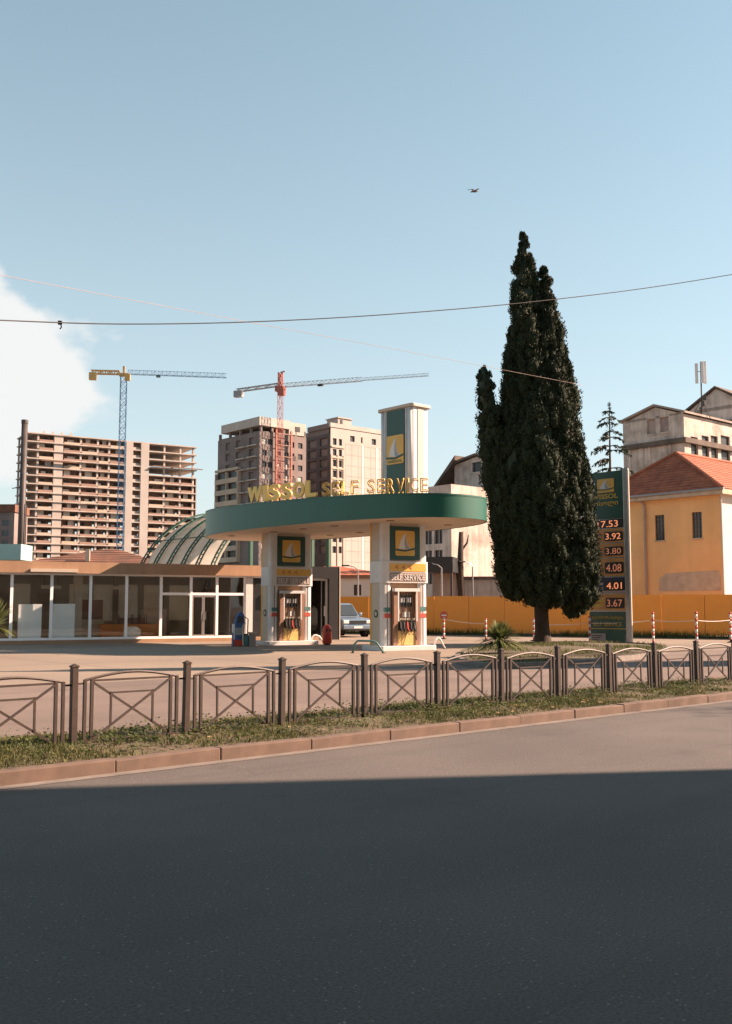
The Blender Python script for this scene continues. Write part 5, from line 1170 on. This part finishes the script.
for sx_, zt5 in ((-1, zc), (0.37, zc + RV * 0.92)):
    for i in range(6): MB().box(sx_ * RV - 0.1, sx_ * RV + 0.1, -i * SPV - 0.05, -i * SPV + 0.25, 0, zt5).build('column', M['vaultgreen'], vault)

# low brown roof, chimney, teal awning and far flats behind the shop
lb = at(60, 600, 72); lb.z = 0; lo = thing('brown_roof_building', 'low building with a rusty brown hip roof behind the shop', 'building', lb, rad(8))
e_, p_ = at(100, 566, 72).z, at(103, 548, 75).z
x1_ = 7.6; MB().box(-3.5, x1_, 0, 8, 0, e_ - 0.01).build('wall', M['cream'], lo)
rfm = MB(); Eb = [(-3.9, -0.4, e_), (x1_ + .4, -0.4, e_), (x1_ + .4, 8.4, e_), (-3.9, 8.4, e_)]; Ra, Rb = (2.6, 4, p_), (3.4, 4, p_)
for q in ((Eb[0], Eb[1], Rb, Ra), (Eb[1], Eb[2], Rb, Rb), (Eb[2], Eb[3], Ra, Rb), (Eb[3], Eb[0], Ra, Ra)): courses(rfm, q, 9, 0.04)
ro_ = rfm.build('roof', M['oldroof'], lo); MB().box(1.6, 1.9, 0.6, 0.9, e_, p_ - 0.2).build('vent_pipe', M['cream'], ro_)
chb = at(19, 600, 66); hch = at(19, 420, 66).z; ch = thing('steel_chimney', 'tall thin dark steel chimney at the left behind the shop', 'chimney', (chb.x, chb.y, 0))
MB().tube([(0, 0, 0), (0, 0, hch)], [0.24, 0.2], 14).build('stack', M['dsteel'], ch, True); MB().tube([(0, 0, hch - 0.25), (0, 0, hch)], 0.225, 14).build('rim', M['dsteel'], ch)
MB().bar((0.2, 0, hch - 4.5), (-0.7, 0, hch - 4.6), 0.05).build('bracket', M['dsteel'], ch); MB().tube([(0.3, -0.05, 0), (0.3, -0.05, hch * 0.6)], 0.04, 6).build('ladder_rail', M['dsteel'], ch)
ta = at(-30, 600, 58); ta.z = 0; tw_ = thing('teal_kiosk', 'pale teal flat-roofed kiosk behind the shop at the left edge', 'kiosk', ta, 0)
z1_, z2_ = at(0, 558, 58).z, at(0, 544, 58).z
MB().box(0, 2.85, 0, 2, z1_ - 0.1, z2_).build('fascia', mk('teal_panel', (0.32, 0.52, 0.5), 0.5, 0.06, 1), tw_); MB().box(0.1, 2.7, 0.1, 1.9, 0, z1_ - 0.1).build('wall', M['cream'], tw_)
fb = at(-60, 600, 300); fb.z = 0; fl = thing('far_flats', 'small distant grey block of flats with brown roof at the left edge', 'building', fb, 0)
zf = at(5, 512, 300).z; wx = at(14, 520, 300).x - fb.x
hol = [(wx - 3.4 - 4.6 * c_, wx - 1.6 - 4.6 * c_, zf - 4.2 - 3.1 * r_, zf - 2.4 - 3.1 * r_) for c_ in range(4) for r_ in range(9)]
wallholes(MB(), 0, wx, 0, zf, hol, 0, 0.3).build('front_wall', M['bgrey'], fl)
for h_ in hol: pane(fl, 'window', M['bldglass'], h_[0], h_[1], 0.2, 0.29, h_[2], h_[3])
MB().box(0.01, wx - 0.01, 0.31, 12, 0, zf).build('body', M['bgrey'], fl); MB().box(-0.5, wx + 0.4, -0.6, 12.4, zf, zf + 2.3).build('roof', M['oldroof'], fl)

# ------------------------------------------------------------------ concrete frame under construction
BL = Vector((at(35, 500, 345).x, 345, 0)); BR = rad(32); HB = onplane(35, 433, BL, BR)[1]; FPH = 2.95
bld = thing('unfinished_block', 'unfinished concrete apartment frame of open floors at the left', 'building', BL, BR)
def bx(px, py=500): return onplane(px, py, BL, BR)[0]
XL, XR = 0.0, bx(194); DB = 15.0; nfl = int(HB / FPH); base0 = HB - nfl * FPH
cols = [bx(p) for p in (36, 52, 61, 79, 96, 107.5, 124, 131, 139, 147, 163, 179, 192)]
slab = MB().box(-3.4, XR + 0.5, -1.3, DB, -0.38, 0.0).mesh('floor_slab'); slab.materials.append(M['bconc'])
zs_ = [base0 + FPH * (k + 1) for k in range(nfl)]
first = next(k for k in range(nfl) if zs_[k] > 12)
for k in range(first, nfl): obj('floor_slab', slab, None, bld, loc=(0, 0, zs_[k]), scale=(1, 1, 1))
for a, b_ in ((52, 61), (124, 131), (139, 147)):
    MB().box(bx(a), bx(b_), -0.9 if a == 52 else -1.36, 0.5, 0, HB - 0.4).build('wall_pier', M['bpale'] if a > 60 else M['bconc'], bld)
for p_ in (36, 79, 96, 107.5, 163, 179, 192): MB().box(bx(p_) - 0.32, bx(p_) + 0.32, -0.7, 0.1, 0, HB - 0.39).build('column', M['bconc'], bld)
for x in (-2.8, 10, 20, 30, 45, 55): MB().box(x - 0.3, x + 0.3, DB - 1.5, DB - 0.9, 0, HB - 0.39).build('column', M['bconc'], bld)
bays = [(36, 52), (61, 79), (79, 96), (96, 107.5), (107.5, 124), (147, 163), (163, 179), (179, 192)]
zopen = zs_[-1] - 4 * FPH - 0.1
for bi, (a, b_) in enumerate(bays):
    x0, x1 = bx(a) + 0.34, bx(b_) - 0.34
    for k in range(first, nfl):
        z0, z1 = zs_[k] - FPH, zs_[k] - 0.38
        if bi >= 5 and z0 > zopen: 
            continue
        pane(bld, 'parapet', M['bbrick'] if (k + bi) % 3 else M['btan'], x0, x1, -1.05, -0.9, z0, z0 + random.uniform(0.5, 0.95))
        pane(bld, 'infill_wall', M['bbrick'], x0, x1, 2.9, 3.1, z0, z1)
        if random.random() < 0.75:
            w_ = (x1 - x0) * random.uniform(0.25, 0.5); xs_ = x0 + random.random() * (x1 - x0 - w_); pane(bld, 'infill_wall', M['bwhite'], xs_, xs_ + w_, 0.9, 1.05, z0, z1 - random.choice([0, 0, 0.9]))
        if random.random() < 0.8:
            w_ = (x1 - x0) * 0.3; xs_ = x0 + random.random() * (x1 - x0 - w_); pane(bld, 'doorway', M['dark'], xs_, xs_ + w_, 2.8, 2.89, z0, z0 + 2.1)
for k in range(first, nfl):
    z0 = zs_[k] - FPH; x0, x1 = bx(131), bx(139)
    pane(bld, 'infill_wall', M['bpale'], x0, x1, -0.6, -0.4, z0, z0 + 0.9); pane(bld, 'infill_wall', M['bbrick'], x0, x1, 1.0, 1.2, z0 + 0.9, z0 + FPH - 0.38)
    if k % 1 == 0: pane(bld, 'side_wall', M['bbrick'], 0.3, 0.5, 1.0, DB - 2, z0, z0 + FPH - 0.38)
    if z0 < zopen: pane(bld, 'side_wall', M['bbrick'], XR + 0.2, XR + 0.45, -0.9, DB - 1, z0, z0 + FPH - 0.38)
for k in range(4): MB().box(bx(40 + 9 * k), bx(42 + 9 * k), -1.2, -1.1, zs_[-1], zs_[-1] + 0.9).build('edge_rail', M['btan'], bld)
# mid-height debris netting / scaffold boards
for (a, b_, py_) in ((38, 75, 462), (150, 200, 468)): zq = onplane((a + b_) / 2, py_, BL, BR)[1]; MB().box(bx(a), bx(b_), -2.6, -1.4, zq - 0.2, zq).build('scaffold_deck', M['brown'], bld)

# ------------------------------------------------------------------ two half-clad towers
def tower(name, label, px_c, Y, px_l, px_r, py_top, group):
    loc = Vector(((px_c - 366) / FPX * Y * math.cos(PITCH), Y, 0)); H = onplane(px_c, py_top, loc, RA)[1]
    return thing(name, label, 'building', loc, RA, group), loc, onside(px_l, 480, loc, RA)[0], onplane(px_r, 480, loc, RA)[0], H
tA, lA, MA, LA, HA = tower('grey_tower', 'grey unfinished apartment tower with red mast before it, behind the canopy letters', 258, 258, 217.5, 306, 431, 'half-clad apartment towers')
print('tower A', MA, LA, HA)
fh = 3.05
def rowholes(W, H, xs, z0=14, fh=fh, wh=1.5, skip=None):
    out = []; k = 0; z = H - 3.2
    while z > z0:
        for (a, b_) in xs:
            if skip and skip(a, z): continue
            out.append((a, b_, z, z + wh))
        z -= fh
    return out
xsA = [(LA * f, LA * f + 1.5) for f in (0.05, 0.17, 0.35, 0.52, 0.64, 0.82)]
hA_ = rowholes(LA, HA, xsA)
wallholes(MB(), 0, LA, 0, HA, hA_, 0, 0.4).build('street_wall', M['bgrey'], tA)
for i, h_ in enumerate(hA_): pane(tA, 'window', M['bwhite'] if (i % 4 in (2, 3) and h_[2] < HA - 9) or i % 7 == 0 else M['dark'], h_[0], h_[1], 0.25, 0.38, h_[2], h_[3])
xsS = [(MA * f, MA * f + 2.1) for f in (0.14, 0.45, 0.7)]
hS = rowholes(MA, HA, xsS, wh=2.0)
swapxy(wallholes(MB(), 0, MA, 0, HA, hS, 0, 1.2)).build('side_wall', M['bgrey'], tA)
for i, h_ in enumerate(hS): pane(tA, 'window', M['dark'], 1.0, 1.18, h_[0], h_[1], h_[2], h_[3])
MB().box(0.45, LA - 0.01, 1.21, MA, 0, HA - 0.4).build('core', M['bgrey'], tA)
# ochre balcony stack low on the left
zz0 = onside(230, 469, lA, RA)[1]
yA0, yA1 = MA * 0.42, MA * 0.98
MB().box(-1.2, -0.02, yA0, yA1, zz0 - 0.7, zz0).build('balcony_cap', M['btan'], tA)
for k in range(8):
    z = zz0 - 3.05 * (k + 1); MB().box(-1.2, -0.02, yA0, yA1, z - 0.95, z + 0.35).build('balcony', M['btan'], tA)
    for yy_ in (yA0, (yA0 + yA1) / 2 - 0.15, yA1 - 0.4): MB().box(-1.15, -0.03, yy_, yy_ + 0.4, z + 0.35, z + 2.1).build('balcony_pier', M['btan'], tA)
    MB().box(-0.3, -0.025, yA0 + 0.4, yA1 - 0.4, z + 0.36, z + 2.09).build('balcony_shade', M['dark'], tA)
# ragged crown: open floor and pale parapet
MB().box(0.3, LA - 0.3, 0.4, MA - 0.4, HA, HA + 0.3).build('roof_slab', M['bgrey'], tA)
for x in [LA * f for f in (0.02, 0.25, 0.5, 0.75, 0.95)]: MB().box(x, x + 0.6, 0.0, 0.6, HA, HA + 1.6).build('crown_column', M['bgrey'], tA)
for y in [MA * f for f in (0.2, 0.45, 0.7, 0.95)]: MB().box(0.0, 0.6, y, y + 0.6, HA, HA + 1.6).build('crown_column', M['bgrey'], tA)
MB().box(-0.3, LA * 0.62, -0.3, MA - 2, HA + 1.6, HA + 3.9).build('crown_parapet', M['bconc'], tA)
MB().box(LA * 0.62, LA * 0.99, 0, MA * 0.5, HA + 0.3, HA + 3.6).build('stair_house', M['bconc'], tA)
MB().box(LA * 0.75, LA * 0.86, -0.05, 0.0, HA + 1.2, HA + 2.6).build('opening', M['dark'], tA)
for k in range(9):
    for y in (MA * 0.05, MA * 0.3): MB().box(-0.9, -0.02, y, y + MA * 0.2, HA - 3.05 * k - 3.6, HA - 3.05 * k - 3.3).build('balcony_slab', M['bconc'], tA)
for k in range(11):
    xq = random.uniform(0.5, LA - 3); zq = HA - 3.05 * random.randint(1, 9) - random.uniform(0.3, 0.9); MB().box(xq, xq + random.uniform(1.0, 2.6), -0.05, -0.004, zq, zq + random.uniform(0.6, 1.4)).build('patch', random.choice([M['bconc'], M['bdark'], M['btan']]), tA)
for f in (0.3, 0.62): MB().box(LA * f, LA * f + 0.5, -0.9, -0.5, 14, HA + 1.0).build('scaffold_mast', M['cranered'], tA)
for k in range(10): MB().box(LA * 0.3, LA * 0.62 + 0.5, -1.0, -0.91, HA - 3.05 * k - 0.1, HA - 3.05 * k + 0.1).build('scaffold_ledger', M['bbrick'], tA)

tB, lB, MB_, LB, HB2 = tower('pale_tower', 'pale half-clad apartment tower left of the sign tower, its shaded side dark', 330, 278, 305, 402, 433, 'half-clad apartment towers')
xsB = [(0.8, 2.2), (3.0, 4.2)]
holB = rowholes(LB, HB2, xsB, wh=1.9) + [(7.2 + 4.1 * k, 8.9 + 4.1 * k if k != 1 else 11.9, HB2 - 1.6, HB2 + 0.1) for k in range(4) if 7.2 + 4.1 * k < LB - 3]
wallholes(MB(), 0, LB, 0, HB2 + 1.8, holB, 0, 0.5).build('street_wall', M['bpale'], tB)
for i, h_ in enumerate(holB): pane(tB, 'window', M['dark'], h_[0], h_[1], 0.35, 0.48, h_[2], h_[3])
for k, h_ in enumerate(rowholes(LB, HB2, [(0.3, 4.9)])[:9]): MB().box(0.25, 5.0, -0.25, -0.01, h_[2] - 0.75, h_[2] - 0.35).build('ochre_band', M['btan'], tB)
for x in (0.05, 2.4, 4.6): MB().box(x, x + 0.4, -0.2, -0.012, 10, HB2 - 6).build('ochre_pier', M['btan'], tB)
for k in range(14): MB().box(5.4, LB, -0.02, -0.004, HB2 - 2.6 - 3.05 * k, HB2 - 2.45 - 3.05 * k).build('cladding_joint', M['joint'], tB)
for k in range(9): MB().box(5.4 + 2.4 * k, 5.5 + 2.4 * k, -0.018, -0.003, 10, HB2 - 2.4).build('cladding_joint', M['joint'], tB)
for f in (0.42, 0.62, 0.8): MB().box(LB * f, LB * f + 0.9, -0.06, -0.005, 10, HB2 - 2.4).build('white_strip', M['bwhite'], tB)
hSB = rowholes(MB_, HB2, [(MB_ * 0.12, MB_ * 0.42), (MB_ * 0.55, MB_ * 0.88)], wh=2.2)
swapxy(wallholes(MB(), 0, MB_, 0, HB2, hSB, 0, 1.4)).build('side_wall', M['bdark'], tB)  # darker block colour puts in this face's shade
for h_ in hSB: pane(tB, 'window', M['dark'], 1.2, 1.38, h_[0], h_[1], h_[2], h_[3])
MB().box(0.55, LB, 1.41, MB_ + 8, 0, HB2 + 1.6).build('core', M['bgrey'], tB)
MB().box(-0.2, LB, -0.2, 0.5, HB2 + 1.8, HB2 + 3.0).build('parapet', M['bconc'], tB)
MB().box(3.5, 8.5, 1, 6, HB2 + 1.61, HB2 + 4.9).build('stair_house', M['bconc'], tB); MB().box(3.2, 8.8, 0.7, 6.3, HB2 + 4.9, HB2 + 5.2).build('stair_roof', M['bconc'], tB)
MB().box(4.2, 5.2, 0.95, 1.0, HB2 + 3.1, HB2 + 4.5).build('opening', M['dark'], tB)
MB().box(0, 1.2, 0.6, MB_ - 1, HB2 + 1.6, HB2 + 3.0).build('roof_shed', M['bgrey'], tB)

# ------------------------------------------------------------------ tower cranes
def lattice(mb, p, q, w, n, t_, tri=False):
    p, q = Vector(p), Vector(q); d = (q - p).normalized(); up = Vector((0, 0, 1)) if abs(d.z) < 0.9 else Vector((0, 1, 0)); a = d.cross(up).normalized() * w / 2; b_ = a.cross(d).normalized() * w / 2
    cs = [-a - b_, a - b_, a + b_, -a + b_] if not tri else [-a - b_, a - b_, b_ * 1.3]
    for c in cs: mb.bar(p + c, q + c, t_)
    for i in range(n):
        P, Q = p.lerp(q, i / n), p.lerp(q, (i + 1) / n)
        for k in range(len(cs)):
            c, e = cs[k], cs[(k + 1) % len(cs)]; mb.bar(P + c, Q + e, t_ * 0.7) if i % 2 else mb.bar(P + e, Q + c, t_ * 0.7); mb.bar(P + c, P + e, t_ * 0.6)
    return mb
c1 = at(119.5, 560, 338); z1 = at(119.5, 376, 338).z; cr = thing('blue_crane', 'blue lattice tower crane with yellow counter-jib before the unfinished block', 'crane', (c1.x, c1.y, 0), rad(6))
lattice(MB(), (0, 0, 0), (0, 0, z1), 2.0, 40, 0.16).build('mast', M['craneblue'], cr)
MB().box(-1.6, 1.6, -1.3, 1.3, z1, z1 + 0.8).build('slew_ring', M['craneyellow'], cr); MB().box(0.6, 2.4, -2.4, -0.9, z1 - 1.9, z1 + 0.3).build('cab', M['craneyellow'], cr)
lattice(MB(), (1.5, 0, z1 + 1.3), (35, 0, z1 + 0.9), 1.3, 26, 0.12, True).build('jib', M['craneblue'], cr)
lattice(MB(), (-1.5, 0, z1 + 1.1), (-11, 0, z1 + 1.1), 1.2, 6, 0.28).build('counter_jib', M['craneyellow'], cr)
MB().box(-11.6, -9.2, -0.9, 0.9, z1 - 1.6, z1 + 0.9).build('counterweight', M['craneyellow'], cr); MB().bar((0, 0, z1 + 0.8), (0, 0, z1 + 3.4), 0.7).build('apex', M['craneyellow'], cr)
MB().box(11, 12.4, -0.5, 0.5, z1 - 0.2, z1 + 0.5).build('trolley', M['teal'], cr)
c2 = at(279, 560, 259.5); z2 = at(279, 388, 259.5).z
P1, P2 = at(229, 391, 266), at(425, 377, 246); jd = math.atan2(P2.y - P1.y, P2.x - P1.x)
cr = thing('red_crane', 'red mast tower crane with long grey jib over the grey tower', 'crane', (c2.x, c2.y, 0), jd)
lattice(MB(), (0, 0, 0), (0, 0, z2 - 1), 1.1, 40, 0.085).build('mast', M['cranered'], cr); MB().box(-1.1, 1.1, -1.1, 1.1, z2 - 1, z2 + 0.4).build('slew_ring', M['cranered'], cr)
MB().box(0.2, 1.9, -2.0, -0.7, z2 - 2.4, z2 - 0.3).build('cab', M['cranered'], cr)
lattice(MB(), (0, 0, z2 + 0.4), (0, 0, z2 + 4.2), 0.9, 4, 0.2).build('apex', M['cranered'], cr); MB().bar((0, 0, z2 + 4.2), (1.4, 0, z2 + 4.4), 0.3).build('apex_beam', M['cranegrey'], cr)
lattice(MB(), (0.8, 0, z2 + 0.6), (23, 0, z2 + 0.4), 0.9, 18, 0.09, True).build('jib', M['cranegrey'], cr); lattice(MB(), (23, 0, z2 + 0.4), (41, 0, z2 + 0.1), 0.6, 14, 0.06, True).build('jib_tip', M['cranegrey'], cr)
lattice(MB(), (-0.8, 0, z2 + 0.9), (-13, 0, z2 + 0.3), 0.8, 8, 0.16).build('counter_jib', M['cranegrey'], cr)
MB().box(-13.6, -11.2, -0.7, 0.7, z2 - 1.5, z2 + 0.2).build('counterweight', M['cranegrey'], cr); MB().box(10.8, 12.2, -0.4, 0.4, z2 - 0.4, z2 + 0.1).build('trolley', M['charcoal'], cr)

# ------------------------------------------------------------------ overhead wires, bird
def wire(name, label, pts_px, r, mat):
    P = [at(*p) for p in pts_px]; out = []
    n = len(P)
    for i in range(n - 1):
        for q in range(8):
            t_ = q / 8; a, b_, c, d = [P[max(0, min(n - 1, i + k))] for k in (-1, 0, 1, 2)]
            out.append(0.5 * ((2 * b_) + (c - a) * t_ + (2 * a - 5 * b_ + 4 * c - d) * t_ ** 2 + (-a + 3 * b_ - 3 * c + d) * t_ ** 3))
    out.append(P[-1]); return tag(MB().tube(out, r, 6).build(name, mat, None, True), label, 'cable')
wire('overhead_cable', 'dark sagging overhead cable crossing the whole sky in front of the cypress', [(-160, 315, 14), (-20, 319.5, 16), (120, 324, 18), (260, 321.5, 20), (400, 313.5, 22), (540, 301, 24), (680, 283, 26), (860, 252, 28)], 0.0115, M['black'])
wire('overhead_wire', 'thin pale overhead wire slanting down to the cypress from the upper left', [(-120, 253, 15), (0, 275, 18), (240, 320.5, 25), (420, 354, 31), (582, 385, 38)], 0.0055, M['millwin'])
bk = at(60, 323, 17.2); it = thing('cable_clamp', 'small dark clamp hanging on the overhead cable at the left', 'clamp', bk)
MB().box(-0.035, 0.035, -0.02, 0.02, -0.03, 0.04).build('clamp_body', M['black'], it, bevel=0.006); MB().tube([(0.01, 0, -0.02), (0.03, 0, -0.07), (0.0, 0, -0.11)], 0.012, 6).build('hook', M['black'], it)
bp_ = at(474.5, 191.5, 34); bird = thing('bird', 'small dark bird gliding in the open sky above the cypress', 'bird', bp_, rad(35))
bird.rotation_euler = (rad(15), rad(-15), rad(40))
MB().tube([(-0.2, 0, -0.02), (-0.1, 0, 0), (0.0, 0, 0.01), (0.1, 0, 0.015), (0.16, 0, 0.03), (0.2, 0, 0.02)], [0.012, 0.03, 0.045, 0.04, 0.028, 0.006], 8).build('body', M['charcoal'], bird, True)
for sy in (-1, 1): MB().add([(0.09, sy * 0.03, 0.02), (-0.04, sy * 0.03, 0.02), (-0.05, sy * 0.16, 0.08), (0.07, sy * 0.15, 0.09), (-0.06, sy * 0.3, 0.07), (-0.1, sy * 0.2, 0.05), (0.085, sy * 0.03, 0.03), (-0.04, sy * 0.03, 0.028), (0.065, sy * 0.15, 0.1)], [(0, 1, 2, 3), (3, 2, 5, 4), (6, 7, 2, 8)]).build('wing', M['charcoal'], bird)
MB().add([(-0.19, -0.01, -0.018), (-0.19, 0.01, -0.018), (-0.3, 0.05, -0.03), (-0.3, -0.05, -0.03)], [(0, 1, 2, 3)]).build('tail', M['charcoal'], bird)

# ------------------------------------------------------------------ our side of the street, beyond the right edge: what shades the road
EL = Vector((24.0, 13.35, 0)) ; eb = thing('corner_apartments', 'apartment block on the near side of the street, out of frame, shading the road', 'building', EL, RA)
W_, D_, H_ = 60.0, 14.0, 28.0
hol = [(-W_ + 1.5 + 3.2 * c_, -W_ + 3.1 + 3.2 * c_, 1.2 + 3.1 * r_, 2.9 + 3.1 * r_) for c_ in range(18) for r_ in range(8)]
hw_ = wallholes(MB(), -W_, 0, 0, H_, hol, 0, 0.25); hw_.v = [(x, -y, z) for x, y, z in hw_.v]; hw_.build('street_wall', M['cream'], eb)
for h_ in hol: pane(eb, 'window', M['bldglass'], h_[0], h_[1], -0.24, -0.18, h_[2], h_[3])
MB().box(-W_ + 0.01, -0.01, -D_, -0.26, 0, H_ - 0.02).build('body', M['cream'], eb); MB().box(-W_ - 0.3, 0.0, -D_ - 0.3, 0.3, H_, H_ + 0.4).build('roof_slab', M['millband'], eb)

# street trees standing just outside the right edge; their shade falls across the carriageways
ct2 = copy_tree(cyp); ct2.location = (15.2, 29.4, 0); ct2.scale = (0.62, 0.62, 0.86); ct2.rotation_euler = (0, 0, 2.1)
ct2['label'] = 'slim dark cypress out of frame at the right, nearer than the price sign'; ct2['category'] = 'tree'
bt = thing('street_tree', 'sparse leafy street tree out of frame on the near pavement at the right', 'tree', (28.2, 18.4, 0.1))
tm = MB(); tm.tube([(0, 0, -0.1), (0.1, 0, 3), (0, 0.1, 6), (0.2, 0, 9)], [0.22, 0.17, 0.13, 0.07], 9); lv = []
for k in range(16):
    a = random.uniform(0, 6.28); z0 = random.uniform(6, 9.5); L_ = random.uniform(1.2, 2.6); e = Vector((math.cos(a) * L_, math.sin(a) * L_, z0 + random.uniform(0.8, 3.2))); tm.tube([(0.05, 0.05, z0 - 0.6), Vector((e.x * 0.5, e.y * 0.5, z0 + 0.5)), e], [0.07, 0.045, 0.015], 6)
    for q in range(110):
        p_ = e + Vector((random.gauss(0, .5), random.gauss(0, .5), random.gauss(0, .4))); d = Vector((random.uniform(-1, 1), random.uniform(-1, 1), random.uniform(-.6, .4))).normalized() * random.uniform(0.06, 0.12); s_ = d.cross(Vector((0.2, 0.1, 1))).normalized() * 0.04
        lv += [p_ - d, p_ + s_, p_ + d, p_ - s_]
tm.build('trunk', M['bark'], bt, True); V = np.array([tuple(v) for v in lv]); obj('crown', soup('crown', V, np.arange(len(V)).reshape(-1, 4), M['weed']), None, bt)
